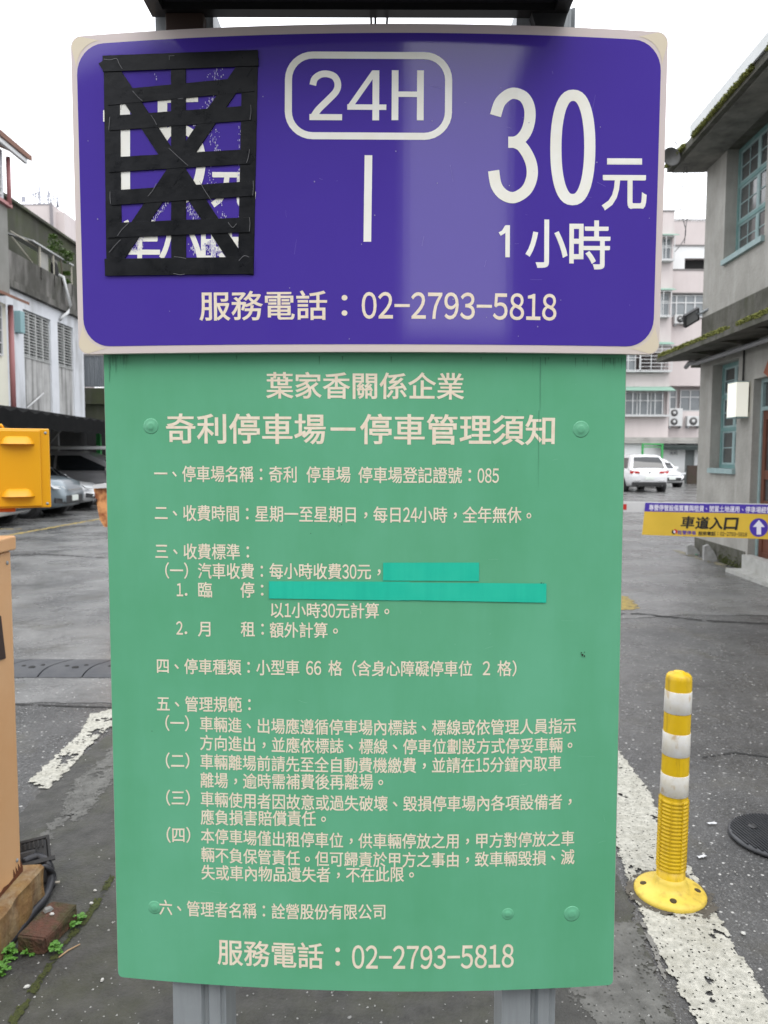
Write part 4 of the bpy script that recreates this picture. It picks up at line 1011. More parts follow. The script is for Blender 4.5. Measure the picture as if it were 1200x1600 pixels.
# green board text (outer cell edges in the photograph's proportions)
T = M_let
R_ = [('葉家香關係企業', 414, 725, 603, 603, 41, (.014)), ('奇利停車場－停車管理須知', 257, 870, 671.5, 670.5, 46.5, (.016)),
      ('一、停車場名稱：奇利', 240, 465, 742, 742, 25, None), ('停車場', 478, 548, 742, 742, 25, None), ('停車場登記證號：085', 559, 780, 742, 742, 25, None),
      ('二、收費時間：星期一至星期日，每日24小時，全年無休。', 241, 838, 803, 803, 25, None),
      ('三、收費標準：', 242, 399, 863, 863.5, 24.5, None),
      ('（一）汽車收費：', 244, 421, 893, 893.5, 24.5, None), ('每小時收費30元，', 421, 604, 893, 893, 24.5, None),
      ('1.', 276, 299, 923, 923, 23, None), ('臨', 309, 333, 923, 923, 24, None), ('停：', 376, 422, 923, 923, 24, None),
      ('以1小時30元計算。', 422, 617, 954, 954, 24, None),
      ('2.', 276, 299, 983, 983, 23, None), ('月', 310, 334, 984, 984, 24, None), ('租：', 377, 423, 984, 984, 24, None), ('額外計算。', 422, 537, 985, 985, 24, None),
      ('四、停車種類：小型車', 245, 470, 1042, 1044, 24, None), ('66', 479, 504, 1044, 1044, 24, None), ('格（含身心障礙停車位', 514, 740, 1044, 1043.5, 24, None), ('2', 755, 768, 1043, 1043, 24, None), ('格）', 778, 824, 1043, 1043, 24, None),
      ('五、管理規範：', 246, 403, 1101, 1102, 24, None),
      ('（一）', 245, 313, 1131, 1132, 24, None), ('車輛進、出場應遵循停車場內標誌、標線或依管理人員指示', 313.5, 903, 1132.5, 1131.5, 24, None),
      ('方向進出，並應依標誌、標線、停車位劃設方式停妥車輛。', 314, 904, 1161.5, 1161, 24, None),
      ('（二）', 246, 314, 1190, 1190, 24, None), ('車輛離場前請先至全自動費機繳費，並請在15分鐘內取車', 314.5, 880, 1191, 1190.5, 24, None),
      ('離場，逾時需補費後再離場。', 315, 609, 1220, 1221, 24, None),
      ('（三）', 247, 315, 1248, 1248, 24, None), ('車輛使用者因故意或過失破壞、毀損停車場內各項設備者，', 315.5, 904, 1249.5, 1249.5, 24, None),
      ('應負損害賠償責任。', 316, 520, 1278, 1279, 24, None),
      ('（四）', 248, 316, 1306, 1306, 24, None), ('本停車場僅出租停車位，供車輛停放之用，甲方對停放之車', 316.5, 901, 1307, 1307.5, 23.5, None),
      ('輛不負保管責任。但可歸責於甲方之事由，致車輛毀損、滅', 317, 901, 1336, 1336.5, 23.5, None),
      ('失或車內物品遺失者，不在此限。', 317.5, 658, 1364, 1365, 23.5, None),
      ('六、管理者名稱：詮營股份有限公司', 252, 608, 1419, 1424, 24, None),
      ('服務電話：02-2793-5818', 343, 808, 1488, 1491.5, 40, (.013))]
for s, a, c_, y0, y1, hpx, offs in R_:
    text_line('lettering', s, a, c_, y0, y1, hpx, T, green, hg_, LG, offs or .013)
# teal cover strips
M_tl = mat('teal_tape', lin((28, 190, 160)), rough=.4, var=lin((50, 200, 168)), vscale=18, vmix=.6, streak=lin((20, 178, 150)), sscale=(60, 60, 3), smix=.5)
for i, q in enumerate((((599, 879), (749, 878), (749, 907), (599, 907)), ((421, 909), (641, 908.5), (641, 938), (421, 936)), ((628, 909.5), (854, 910), (854, 940), (628, 937)))):
    b = MB(); n = 14; o_ = LG + .0006 + .0004 * i; vs = []
    for k in range(n + 1):
        t = k / n
        for a, c_ in ((q[0], q[1]), (q[3], q[2])):
            x = a[0] + (c_[0] - a[0]) * t; y = a[1] + (c_[1] - a[1]) * t
            u, z = hg_(x, y); vs.append(sp(u, z, o_))
    b.add(vs, [(2 * k, 2 * k + 1, 2 * k + 3, 2 * k + 2) for k in range(n)]); b.build('teal_tape', M_tl, green, True)
# covered bolt heads, a stain and a few nicks
M_bh = mat('green_bolt_cover', lin((100, 174, 136)), rough=.45)
for x, y, r in ((235, 668, .0095), (907, 669, .0100), (245, 1420, .0085), (797, 1427, .0075), (897, 1426, .0100)):
    u, z = hg_(x, y); c = sp(u, z, GO - .001); nrm = (sp(u, z, .1) - sp(u, z, 0)).normalized()
    M = Matrix.Translation(c) @ nrm.to_track_quat('Z', 'Y').to_matrix().to_4x4()
    M2 = M @ Matrix.Rotation(random.uniform(0, 1), 4, 'Z')
    MB().lathe([(r * 1.7, 0.0008), (r * 1.3, .0013), (r * .85, .0016), (r * .70, .0024), (r * .5, .0028), (.0005, .0029)], 22, M2).build('bolt_cover', M_bh, green, True)
b = MB()
for x, y, s in ((911, 1021, 2.2), (914, 1023, 1.4), (909, 1018, 1.2), (914, 1017, .9), (534, 820, .7), (530, 822, .6), (486, 834, .7), (240, 1144, .8), (849, 911, 2.0), (846, 910, 1.5), (807, 641, .6)):
    vs = []
    for k in range(7):
        a = k * 2 * pi / 7; rr = s * random.uniform(.6, 1.3); u, z = hg_(x + rr * cos(a), y + rr * sin(a)); vs.append(sp(u, z, LG + .0009 + .0002 * s))
    b.add(vs, [tuple(range(7))])
b.build('dirt_speck', mat('dirt', (.02, .022, .015), rough=.9), green, True, kind='stuff')
b = MB()
for x, y0, y1, s in ((843, 556, 640, 1.3), (841, 640, 760, .6), (170, 560, 600, 2.2), (180, 562, 585, 1.5), (192, 562, 578, 1.0)):
    vs = []
    for k in range(9):
        y = y0 + (y1 - y0) * k / 8; ww = s * (1 - k / 9) * random.uniform(.6, 1.2)
        for d in (-ww, ww): u, z = hg_(x + d, y); vs.append(sp(u, z, LG))
    b.add(vs, [(2 * k, 2 * k + 1, 2 * k + 3, 2 * k + 2) for k in range(8)])
b.build('run_stain', mat('grime_run', lin((74, 140, 108)), rough=.6), green, True, kind='stuff')

rs = random.Random(19)
for nm, srf, o_, par, n_, xr, yr, mt in (('scratch', hp_, .0008, purple, 26, (420, 1020), (90, 530), mat('purple_scratch', lin((128, 112, 196)), rough=.4)), ('scratch', hg_, LG, green, 34, (190, 950), (575, 1520), mat('green_scratch', lin((128, 190, 158)), rough=.5))):
    b = MB()
    for k in range(n_):
        x, y = rs.uniform(*xr), rs.uniform(*yr); a_ = rs.uniform(-.5, .5) + (pi / 2 if rs.random() < .4 else 0); L_ = rs.choice((3, 6, 12, 25)) * rs.uniform(.5, 1.2); wd = rs.uniform(.18, .4)
        p0 = (x, y); p1 = (x + cos(a_) * L_ * .5, y + sin(a_) * L_ * .5 + rs.uniform(-1, 1)); p2 = (x + cos(a_) * L_, y + sin(a_) * L_)
        stroke(b, [p0, p1, p2], wd, srf, o_)
    b.build(nm, mt, par, True, kind='stuff')
b = MB()
for k in range(26):
    x, y = rs.uniform(130, 1015), rs.uniform(90, 535); r_ = rs.uniform(.4, 1.1); vs = []
    for q in range(6): u, z = hp_(x + r_ * cos(q), y + r_ * sin(q) * 1.2); vs.append(sp(u, z, .0012))
    b.add(vs, [tuple(range(6))])
b.build('dust_speck', mat('dust', lin((150, 145, 175)), rough=.8), purple, True, kind='stuff')
b = MB()
for k in range(46):   # grime creeping down from the joint and along the edges
    x = rs.choice((rs.uniform(168, 972), rs.uniform(166, 200), rs.uniform(940, 974))); L_ = rs.uniform(3, 22); w_ = rs.uniform(.4, 1.3); vs = []
    for q in range(5):
        y = 557 + L_ * q / 4; ww = w_ * (1 - q / 4.4)
        for d in (-ww, ww): u, z = hg_(x + d, y); vs.append(sp(u, z, LG + .0001))
    b.add(vs, [(2 * q, 2 * q + 1, 2 * q + 3, 2 * q + 2) for q in range(4)])
b.build('run_stain', mat('grime_run_dark', lin((72, 132, 100)), rough=.6), green, True, kind='stuff')

# steel posts (channels with a groove)
for x0, x1, nm in ((-.409, -.306, 0), (.233, .337, 1)):
    b = MB(); y0 = 1.425; y1 = 1.525; zt = 2.345
    prof = [(x0, y0), (x0 + .055, y0), (x0 + .060, y0 + .010), (x0 + .066, y0 + .010), (x0 + .071, y0), (x0 + .092, y0), (x0 + .094, y0 + .004), (x0 + .098, y0 + .004), (x1, y0), (x1, y1), (x0, y1)]
    b.prism([(x, y, 0) for x, y in prof], (0, 0, zt)); o = b.build('post', M_gmet, sign, True); fixn(o)
    fb = MB().box((x0 - .05, y0 - .04, .004), (x1 + .05, y1 + .05, .016)).build('base_plate', M_gmet, sign, True)
b = MB()
for z in (.85, 1.45, 1.95): MB().box((-.29, 1.408, z), (.22, 1.424, z + .035)).build('cross_rail', M_gmet, sign, True)

# ---------------------------------------------------------------- flat panel over the sign
so_ = thing('overhead_panel', 'black flat panel mounted on brackets just above the purple board', 'panel', (-.04, 1.3, 2.32))
M_sol = mat('panel_back', (.012, .012, .016), rough=.55, var=(.018, .018, .02), vscale=3)
sx0, sx1, sy0, sy1, sz = -.412, .319, 1.24, 1.418, 2.322
b = MB(); b.box((sx0 + .02, sy0 + .02, sz + .012), (sx1 - .02, sy1 - .02, sz + .030)); b.build('cell_sheet', M_sol, so_, True)
b = MB(); b.box((sx0, sy0, sz), (sx1, sy0 + .025, sz + .038)); b.box((sx0, sy1 - .025, sz), (sx1, sy1, sz + .038)); b.box((sx0, sy0 + .025, sz), (sx0 + .025, sy1 - .025, sz + .038)); b.box((sx1 - .025, sy0 + .025, sz), (sx1, sy1 - .025, sz + .038)); b.build('frame', mat('black_anodised', (.012, .012, .013), rough=.4), so_, True)
b = MB(); b.bbox((-.385, 1.402, 2.285), (-.318, 1.4235, 2.3215), .002); b.build('bracket', mat('brown_bracket', (.035, .018, .012), rough=.6), so_, True)
b = MB(); b.prism([(.262, 1.40, 2.300), (.312, 1.40, 2.300), (.318, 1.40, 2.3215), (.255, 1.40, 2.3215)], (0, .022, 0)); b.build('bracket', M_blk, so_, True)
b = MB()
for x, xe in ((-.028, -.024), (-.020, -.018), (.002, .0)): b.tube([(x, 1.43, 2.40), (x + .002, 1.43, 2.34), (xe, 1.43, 2.28), (xe, 1.43, 2.2)], .0022, 6)
b.build('wire', MATS['black_rubber'], so_, True)

# ================================================================ CARS
M_tyre = mat('tyre', (.012, .012, .012), rough=.85)
M_rim = mat('alloy_rim', (.25, .26, .27), rough=.35, metal=.7)
M_cgl = mat('car_glass', (.012, .014, .016), rough=.05, spec=.8)
M_blkp = mat('black_plastic', (.018, .018, .019), rough=.6)
M_head = mat('headlight_glass', (.45, .47, .48), rough=.08, spec=.8)
M_tail = mat('tail_light_red', (.42, .015, .012), rough=.15, spec=.7)
M_plate = mat('number_plate', (.62, .66, .62), rough=.5)
M_chrome = mat('chrome', (.6, .6, .6), rough=.15, metal=1.0)
def interp(x, tab):
    for (a, va), (b_, vb) in zip(tab, tab[1:]):
        if x <= b_:
            t = (x - a) / (b_ - a); t = t * t * (3 - 2 * t) if abs(vb - va) > .0 else 0
            return va + (vb - va) * t
    return tab[-1][1]
def car(name, label, loc, rz, paint, L=4.5, W=1.82, H=1.6, kind='suv', group=None):
    """local +x is the front; origin on the ground under the centre"""
    t = thing(name, label, 'car', loc, rz, group)
    hw = W / 2; h = L / 2
    k_ = H / 1.6
    if kind == 'suv': shoulder = [(-h, .90), (-h + .15, 1.02), (h - 1.3, 1.03), (h - .5, 1.00), (h - .12, .90), (h, .70)]; wb0, wb1, wt1, wt0 = -h + .10, h - 1.05, h - 1.9, -h + .55
    elif kind == 'sedan': shoulder = [(-h, .78), (-h + .2, .98), (-h + .9, 1.0), (h - 1.4, .96), (h - .5, .84), (h - .12, .70), (h, .56)]; wb0, wb1, wt1, wt0 = -h + .55, h - 1.15, h - 2.1, -h + 1.35
    elif kind == 'mpv': shoulder = [(-h, .90), (-h + .15, 1.02), (h - 1.3, .98), (h - .5, .90), (h - .12, .76), (h, .58)]; wb0, wb1, wt1, wt0 = -h + .10, h - .75, h - 1.95, -h + .45
    else: shoulder = [(-h, .85), (-h + .12, 1.0), (h - 1.1, .98), (h - .4, .86), (h - .1, .74), (h, .58)]; wb0, wb1, wt1, wt0 = -h + .05, h - .95, h - 1.75, -h + .40
    plan = [(-h, .80), (-h + .12, .90), (-h + .5, .99), (-h + 1.2, 1.0), (h - 1.2, 1.0), (h - .5, .96), (h - .15, .84), (h, .66)]
    low = [(-h, .42), (-h + .12, .30), (-h + .5, .22), (h - .5, .20), (h - .12, .26), (h, .36)]
    xs_ = [-h, -h + .04, -h + .12, -h + .25, -h + .5, -h + .8, -h + 1.2, -h + 1.7, 0, h - 1.9, h - 1.5, h - 1.15, h - .8, h - .5, h - .3, h - .15, h - .05, h]
    b = MB(); vs = []; R0 = 16
    for x in xs_:
        w_ = hw * interp(x, plan); sh = interp(x, shoulder) * k_; lo = interp(x, low)
        ring = [(0, lo), (w_ * .80, lo), (w_ * .95, lo + .06), (w_ * .99, lo + (sh - lo) * .35), (w_, lo + (sh - lo) * .62), (w_ * .965, sh - .10), (w_ * .90, sh - .02), (w_ * .55, sh + .03), (0, sh + .045)]
        for y, z in ring: vs.append((x, y, z))
        for y, z in ring[-2:0:-1]: vs.append((x, -y, z))
    R0 = 16; fs = []
    for i in range(len(xs_) - 1):
        for j in range(R0): fs.append((i * R0 + j, i * R0 + (j + 1) % R0, (i + 1) * R0 + (j + 1) % R0, (i + 1) * R0 + j))
    fs += [tuple(range(R0))[::-1], tuple(range((len(xs_) - 1) * R0, len(xs_) * R0))]
    b.add(vs, fs, True); body = fixn(b.build('body', paint, t))
    # cabin
    zb = .97 * k_; zt = H
    def cab(x, z):   # half width of the cabin
        return hw * (.90 - .24 * (z - zb) / (zt - zb))
    prof = [(wb1, zb), ((wb1 + wt1) / 2 + .02, (zb + zt) / 2 + .03), (wt1, zt - .07), (wt1 - .25, zt - .02), ((wt0 + wt1) / 2, zt), (wt0 + .2, zt - .025), (wt0, zt - .09), ((wb0 + wt0) / 2 - .02, (zb + zt) / 2 + .02), (wb0, zb)]
    b = MB(); vs = []
    m_ = len(prof)
    for (x, z) in prof:
        c_ = cab(x, z); vs += [(x, c_, z), (x, c_ * .82, z + .02 if z > zb + .1 else z), (x, 0, z + .035 if z > zb + .1 else z), (x, -c_ * .82, z + .02 if z > zb + .1 else z), (x, -c_, z)]
    fs = [(i * 5 + j, i * 5 + j + 1, i * 5 + 6 + j, i * 5 + 5 + j) for i in range(m_ - 1) for j in range(4)]
    fs.append(tuple(i * 5 for i in range(m_))); fs.append(tuple(i * 5 + 4 for i in range(m_))[::-1]); fs.append((0, 4, (m_ - 1) * 5 + 4, (m_ - 1) * 5)); b.add(vs, fs)
    cabin = fixn(b.build('roof', paint, t))
    # windows, laid just proud of the cabin
    def sidewin(x0b, x0t, x1t, x1b, sgn):
        z0, z1 = zb + .05, zt - .13; pts = []
        for x, z in ((x0b, z0), (x0t, z1), (x1t, z1), (x1b, z0)): pts.append((x, sgn * (cab(x, z) + .004), z))
        MB().prism(pts, (0, sgn * .008, 0)).build('window', M_cgl, t)
    mid = (wb0 + wb1) / 2 - .1
    for sgn in (1, -1):
        sidewin(mid + .04, mid + .04, wt1 - .12, wb1 - .22, sgn); sidewin(wb0 + .38, wt0 + .25, mid - .04, mid - .04, sgn)
    def endwin(xb, xt, nm):
        z0, z1 = zb + .05, zt - .11; c0, c1 = cab(0, z0) * .86, cab(0, z1) * .86; sg = 1 if xb > 0 else -1
        xa = xb + (xt - xb) * ((z0 - zb) / (zt - .08 - zb)); xc = xb + (xt - xb) * ((z1 - zb) / (zt - .08 - zb)); xm = ((xb + xt) / 2 + sg * .02); zm = (zb + zt) / 2 + .03
        cm = cab(0, zm) * .88
        v = []
        for x, c_, z in ((xa, c0, z0), (xm, cm, zm), (xc, c1, z1)):
            v += [(x + sg * .02, c_, z + .01), (x + sg * .035, 0, z + .03), (x + sg * .02, -c_, z + .01)]
        f_ = [(0, 1, 4, 3), (1, 2, 5, 4), (3, 4, 7, 6), (4, 5, 8, 7)]
        fixn(MB().add(v, f_, True).build(nm, M_cgl, t))
    endwin(wb1, wt1, 'windscreen'); endwin(wb0, wt0, 'rear_window')
    # wheels
    for xw in (h - .88, -h + .85):
        for sg in (1, -1):
            Mw = Matrix.Translation((xw, sg * (hw - .10), .335)) @ Matrix.Rotation(pi / 2 * -sg, 4, 'X')
            ar_ = MB().lathe([(.39, -.10), (.39, .105), (.30, .106), (.30, -.10)], 24, Mw).build('wheel_arch', M_blkp, t)
            wh = MB().lathe([(.20, -.11), (.31, -.11), (.335, -.08), (.335, .08), (.315, .115), (.225, .118)], 28, Mw).build('wheel', M_tyre, t)
            r_ = MB(); r_.lathe([(.225, .10), (.225, .121), (.205, .121), (.20, .105)], 24, Mw)
            for q in range(5):
                Mr = Mw @ Matrix.Rotation(q * 2 * pi / 5, 4, 'Z'); r_.box((-.03, .03, .105), (.03, .205, .122), Mr)
            r_.lathe([(.05, .10), (.05, .126), (.001, .128)], 12, Mw); r_.build('rim', M_rim, wh)
    # mirrors
    for sg in (1, -1):
        MB().bbox((wb1 - .42, sg * (hw * .93) - (.0 if sg > 0 else .20), zb + .02), (wb1 - .26, sg * (hw * .93) + (.20 if sg > 0 else 0), zb + .15), .03).build('wing_mirror', paint, t)
    # front
    def onface(x, y, z): return (x, y, z)
    f0 = h
    MB().bbox((h - .10, -.50, .34), (h + .012, .50, .56 * k_), .02).build('lower_grille', M_blkp, t)
    for sg in (1, -1):
        pl_ = [(h - .04, sg * .46, .68 * k_), (h - .18, sg * hw * .90, .73 * k_), (h - .26, sg * hw * .97, .82 * k_), (h - .08, sg * .52, .77 * k_)]
        fixn(MB().prism(pl_, (.035, sg * .02, .02)).build('headlight', M_head, t))
        fixn(MB().prism([(h - .03, sg * .52, .34), (h - .17, sg * hw * .86, .38), (h - .17, sg * hw * .86, .50), (h - .03, sg * .56, .46)], (.03, sg * .01, 0)).build('fog_light', M_blkp, t))
    MB().box((h - .03, -.42, .69 * k_), (h + .018, .42, .715 * k_)).build('chrome_strip', M_chrome, t)
    MB().bbox((h - .02, -.18, .40), (h + .03, .18, .54), .006).build('number_plate', M_plate, t)
    # rear
    MB().bbox((-h - .02, -hw * .80, .30), (-h + .16, hw * .80, .46), .03).build('rear_bumper', M_blkp, t)
    for sg in (1, -1):
        fixn(MB().prism([(-h - .015, sg * .42, .82 * k_), (-h - .015, sg * .44, .90 * k_), (-h + .07, sg * hw * .90, .92 * k_), (-h + .07, sg * hw * .90, .81 * k_)], (-.03, sg * .012, 0)).build('tail_light', M_tail, t))
        MB().box((-h - .03, sg * .52 - .14, .50), (-h + .02, sg * .52 + .14, .53)).build('reflector', M_tail if kind == 'hatch' else M_chrome, t)
        MB().tube([(-h + .1, sg * .5, .29), (-h - .02, sg * .5, .29)], .035, 10).build('exhaust', M_blkp, t)
    MB().bbox((-h - .03, -.19, .55), (-h + .02, .19, .68), .006).build('number_plate', M_plate, t)
    MB().lathe([(.05, 0), (.05, .01), (.001, .012)], 12, Matrix.Translation((-h - .012, 0, .88 * k_)) @ Matrix.Rotation(-pi / 2, 4, 'Y')).build('badge', M_chrome, t)
    return t
def paintm(n, c, metal=0.0, r=.22): return mat(n, c, rough=r, metal=metal, coat=.8, spec=.5)
P_white = paintm('white_paint', (.72, .73, .74)); P_bsil = paintm('blue_silver_paint', (.17, .21, .235), .35, .3); P_sil = paintm('silver_paint', (.30, .30, .31), .4, .3); P_sil2 = paintm('pale_silver_paint', (.52, .53, .54), .1, .28); P_dark = paintm('dark_paint', (.03, .03, .035))
X0 = (aty(982, 768, 33).x + aty(1046, 768, 33).x) / 2
car('parked_suv', 'white car seen from behind, parked beside the pink apartment block', (X0, 33.0 + 2.2, 0), radians(90), P_white, 4.4, 1.82, 1.62, 'suv')
car('parked_hatchback', 'small white hatchback half hidden behind the white SUV', (14.05, 40.2, 0), radians(-82), P_white, 4.0, 1.7, 1.45, 'hatch')
car('parked_crossover', 'blue silver car facing out beneath the black carport roof', (-7.85 - 2.25, 19.45, 0), radians(0), P_bsil, 4.5, 1.85, 1.56, 'suv')
car('parked_coupe', 'low pale silver car showing its headlight just beyond the blue silver car', (-8.05 - 2.2, 21.9, 0), radians(0), P_sil2, 4.4, 1.75, 1.38, 'sedan')
car('parked_sedan', 'white car at the left edge below the yellow box', (-7.85 - 2.2, 16.6, 0), 0, P_white, 4.4, 1.8, 1.5, 'sedan')
car('parked_minivan', 'silver grey car with long dark side windows, farthest under the carport', (-7.5 - 2.4, 24.9, 0), 0, P_sil, 4.8, 1.85, 1.66, 'mpv')

# ================================================================ BARRIER ARM AND BANNER
BA = Vector((2.25, 6.6)); BB = Vector((3.31, 6.33)); bdir = (BB - BA).normalized(); bn = Vector((bdir.y, -bdir.x))
if bn.y > 0: bn = -bn
def bp(s, z, off=0.0):
    q = BA + bdir * s + bn * off; return Vector((q.x, q.y, z))
def bhit(px, py, off=0.0):
    d = ray(px, py); o = BA + bn * off
    k = o.dot(bn) / (d.x * bn.x + d.y * bn.y); P = d * k
    return ((Vector((P.x, P.y)) - o).dot(bdir), P.z + EYE)
arm = thing('boom_barrier', 'white barrier arm with a red stripe holding the yellow banner', 'barrier', bp(0, 1.1))
_, za = bhit(990, 782); _, zb_ = bhit(990, 798)
def slab(s0, s1, z0, z1, o0, o1, mb=None):
    mb = mb or MB()
    vs = [bp(s, z, o) for z in (z0, z1) for s, o in ((s0, o0), (s1, o0), (s1, o1), (s0, o1))]
    return mb.add(vs, [(0, 3, 2, 1), (4, 5, 6, 7), (0, 1, 5, 4), (1, 2, 6, 5), (2, 3, 7, 6), (3, 0, 4, 7)])
M_wa = mat('white_enamel', (.62, .62, .62), rough=.35, var=(.5, .5, .5), vscale=8, vmix=.5)
fixn(slab(-4.6, 2.6, zb_, za, -.045, 0).build('arm', M_wa, arm, True))
sred = bhit(979, 790)[0]
M_redt = mat('red_reflective', (.50, .03, .02), rough=.4)
for k in range(-6, 1): 
    fixn(slab(sred - .16 + k * .6, sred + k * .6, zb_ + .02, za - .02, .0002, .0022).build('red_stripe', M_redt, arm, True))
bnr = thing('hanging_banner', 'yellow banner with a purple top band and lane entrance lettering', 'banner', bp(.6, 1.0))
M_by = mat('banner_yellow', lin((214, 178, 58)), rough=.55, var=lin((196, 164, 50)), vscale=5, vmix=.5)
M_bp = mat('banner_purple', lin((70, 48, 160)), rough=.5, var=lin((60, 42, 140)), vscale=6, vmix=.4)
M_bw = mat('banner_white', lin((222, 218, 232)), rough=.5)
M_bk = mat('banner_black', (.018, .017, .015), rough=.5)
def wave(s): return .012 + .006 * sin(s * 7) + .004 * sin(s * 17)
def bpw(s, z, off=0.0): return bp(s, z, wave(s) + off)
sL0, zL0 = bhit(1008, 783); sLb, zLb = bhit(1004, 833); _, zR0 = bhit(1195, 785); sRb, zRb = bhit(1195, 839)
def bq(a, z01, off):   # a metres along, z01 0 bottom..1 top
    s = a; f_ = (s - sL0) / 1.2
    z = (zLb + (zRb - zLb) * f_) * (1 - z01) + (zL0 + (zR0 - zL0) * f_) * z01
    return bpw(s - .02 * (1 - z01) * max(0, 1 - f_ * 3), z, off)
split = 1 - (798 - 784) / 52.0
def bstrip(name, z0, z1, m, off):
    b = MB(); n = 60; vs = []
    for k in range(n + 1):
        s = sL0 + 1.62 * k / n; vs += [bq(s, z0, off), bq(s, z1, off)]
    b.add(vs, [(2 * k, 2 * k + 2, 2 * k + 3, 2 * k + 1) for k in range(n)]); return b.build(name, m, bnr, True)
bstrip('yellow_field', 0, split, M_by, 0); bstrip('purple_band', split, 1, M_bp, 0); bstrip('back_cloth', 0.002, .998, M_bw, -.004)
bsf = lambda x, y: bhit(x, y, .02)
bpl = lambda s, z, off=0.0: bp(s, z, wave(s) + .0015 + off)
text_line('lettering', '專營停管設備買賣與租賃、閒置土地運用、停車場經營與代管', 1014, 1231, 790.5, 794, 9.5, M_bw, bnr, bsf, 0, (.02), place=bpl)
b = MB()
for ch, x in (('車', 1067), ('道', 1090), ('入', 1112), ('口', 1135)):
    dy = (x - 1067) * .03
    glyph_box(b, ch, x - 2, x + 18, 804.5 + dy, 822.5 + dy, bsf, 0, (.034), place=bpl, shear=2.5)
b.build('lettering', M_bk, bnr, True)
text_line('lettering', '詮營停車', 1059, 1088, 829, 830, 6.5, MATS['banner_purple'], bnr, bsf, 0, (.02), place=bpl)
text_line('lettering', '服務電話：02-2793-5818', 1091, 1168, 830.5, 832, 6.5, M_bk, bnr, bsf, 0, (.02), place=bpl)
def bdisc(name, cx, cy, r, m, off, a0=0, a1=360, n=32):
    b = MB(); vs = [bpl(*bsf(cx, cy), off)]
    for k in range(n + 1):
        a = radians(a0 + (a1 - a0) * k / n); vs.append(bpl(*bsf(cx + r * cos(a), cy + r * sin(a)), off))
    b.add(vs, [(0, k + 1, k + 2) for k in range(n)]); return b.build(name, m, bnr, True)
bdisc('logo_mark', 1053.5, 828.5, 3.8, M_bk, .0, 60, 240); bdisc('logo_mark', 1055, 828, 3.8, M_redt, .0006, -120, 60); bdisc('logo_mark', 1054, 828.5, 1.8, M_bw, .0012)
bdisc('arrow_disc', 1186, 821, 14.5, MATS['banner_purple'], .0)
b = MB(); b.add([bpl(*bsf(x, y), .001) for x, y in ((1186, 809), (1195.5, 820), (1189.5, 820), (1189.5, 832), (1182.5, 832), (1182.5, 820), (1176.5, 820))], [(0, 1, 6), (2, 3, 4, 5)]); b.build('arrow', M_bw, bnr, True)
# barrier machine behind the sign, its hood shows at the left
M_pch = mat('peach_enamel', lin((216, 172, 126)), rough=.38, var=lin((206, 152, 100)), vscale=2.2, vmix=.6, streak=lin((150, 70, 24)), sscale=(5, 5, 1.2), smix=.45, sth=(.6, .72))
M_pchr = mat('rusty_peach', lin((216, 156, 100)), rough=.5, var=lin((120, 56, 20)), vscale=7, vmix=.95, vth=(.45, .62))
bm_ = thing('barrier_machine', 'rusty peach coloured barrier machine hood showing at the left of the green board', 'barrier machine', (-2.1, 6.7, 0))
a = [aty(x, y, 6.7) for x, y in ((146, 766), (176, 764), (176, 826), (163, 826), (156, 815))]
b = MB(); b.prism(a, (0, .25, 0)); fixn(b.build('hood', M_pchr, bm_, True))
a = [aty(x, y, 6.67) for x, y in ((145, 760), (185, 757), (185, 764), (145, 766))]
b = MB(); b.prism(a, (0, .32, 0)); fixn(b.build('top_plate', M_wa, bm_, True))
MB().bbox((-2.37, 6.62, 0), (-2.0, 7.05, 1.22), .02).build('cabinet', M_pch, bm_, True)
b = MB(); b.tube([aty(149, 782, 6.69), aty(148, 789, 6.69)], .018, 6); b.build('latch', M_blk, bm_, True)

# ================================================================ PEACH MACHINE CABINET, PLINTH, YELLOW BOX
pc = thing('machine_cabinet', 'peach painted metal cabinet at the left edge standing on a stained block', 'cabinet', (-1.4, 2.35, .14))
px1 = -1.222
MB().bbox((-1.62, 2.08, .14), (px1, 2.50, 1.235), .006).build('body', M_pch, pc, True)
MB().bbox((-1.64, 2.06, 1.238), (px1 + .012, 2.515, 1.285), .006).build('lid', M_pch, pc, True)
c0 = [atx(x, y, px1) for x, y in ((-30, 955), (1, 966), (9, 1032), (-30, 1046))]
b = MB(); b.prism([Vector((px1 + .0005, v.y, v.z)) for v in c0], (.003, 0, 0)); fixn(b.build('sticker', mat('dark_brown_sticker', (.035, .016, .012), rough=.4), pc, True))
b = MB()
for k in range(26):
    y = 2.08 + k * .0165; hh = .012 + .018 * abs(noise.noise(Vector((k * .7, 0, 3)))) + (.03 if k > 21 else 0)
    b.add([(px1 + .0008, y, .141), (px1 + .0008, y + .0168, .141), (px1 + .0008, y + .0168, .141 + .012 + .018 * abs(noise.noise(Vector(((k + 1) * .7, 0, 3))))), (px1 + .0008, y, .141 + hh)], [(0, 1, 2, 3)])
b.build('rust_edge', mat('rust', (.16, .045, .012), rough=.85, var=(.05, .02, .01), vscale=60, vmix=.8), pc, True, kind='stuff')
pn = thing('concrete_plinth', 'rust stained yellowish concrete block beneath the peach cabinet', 'plinth', (-1.4, 2.3, 0))
M_pl = mat('rust_stained_concrete', (.30, .19, .07), rough=.8, var=(.12, .05, .015), vscale=9, vmix=.9, bump=.5, bscale=30, streak=(.35, .30, .20), sscale=(14, 14, 3), smix=.6)
bm2 = bmesh.new(); bmesh.ops.create_cube(bm2, size=1); bmesh.ops.subdivide_edges(bm2, edges=bm2.edges[:], cuts=14, use_grid_fill=True)
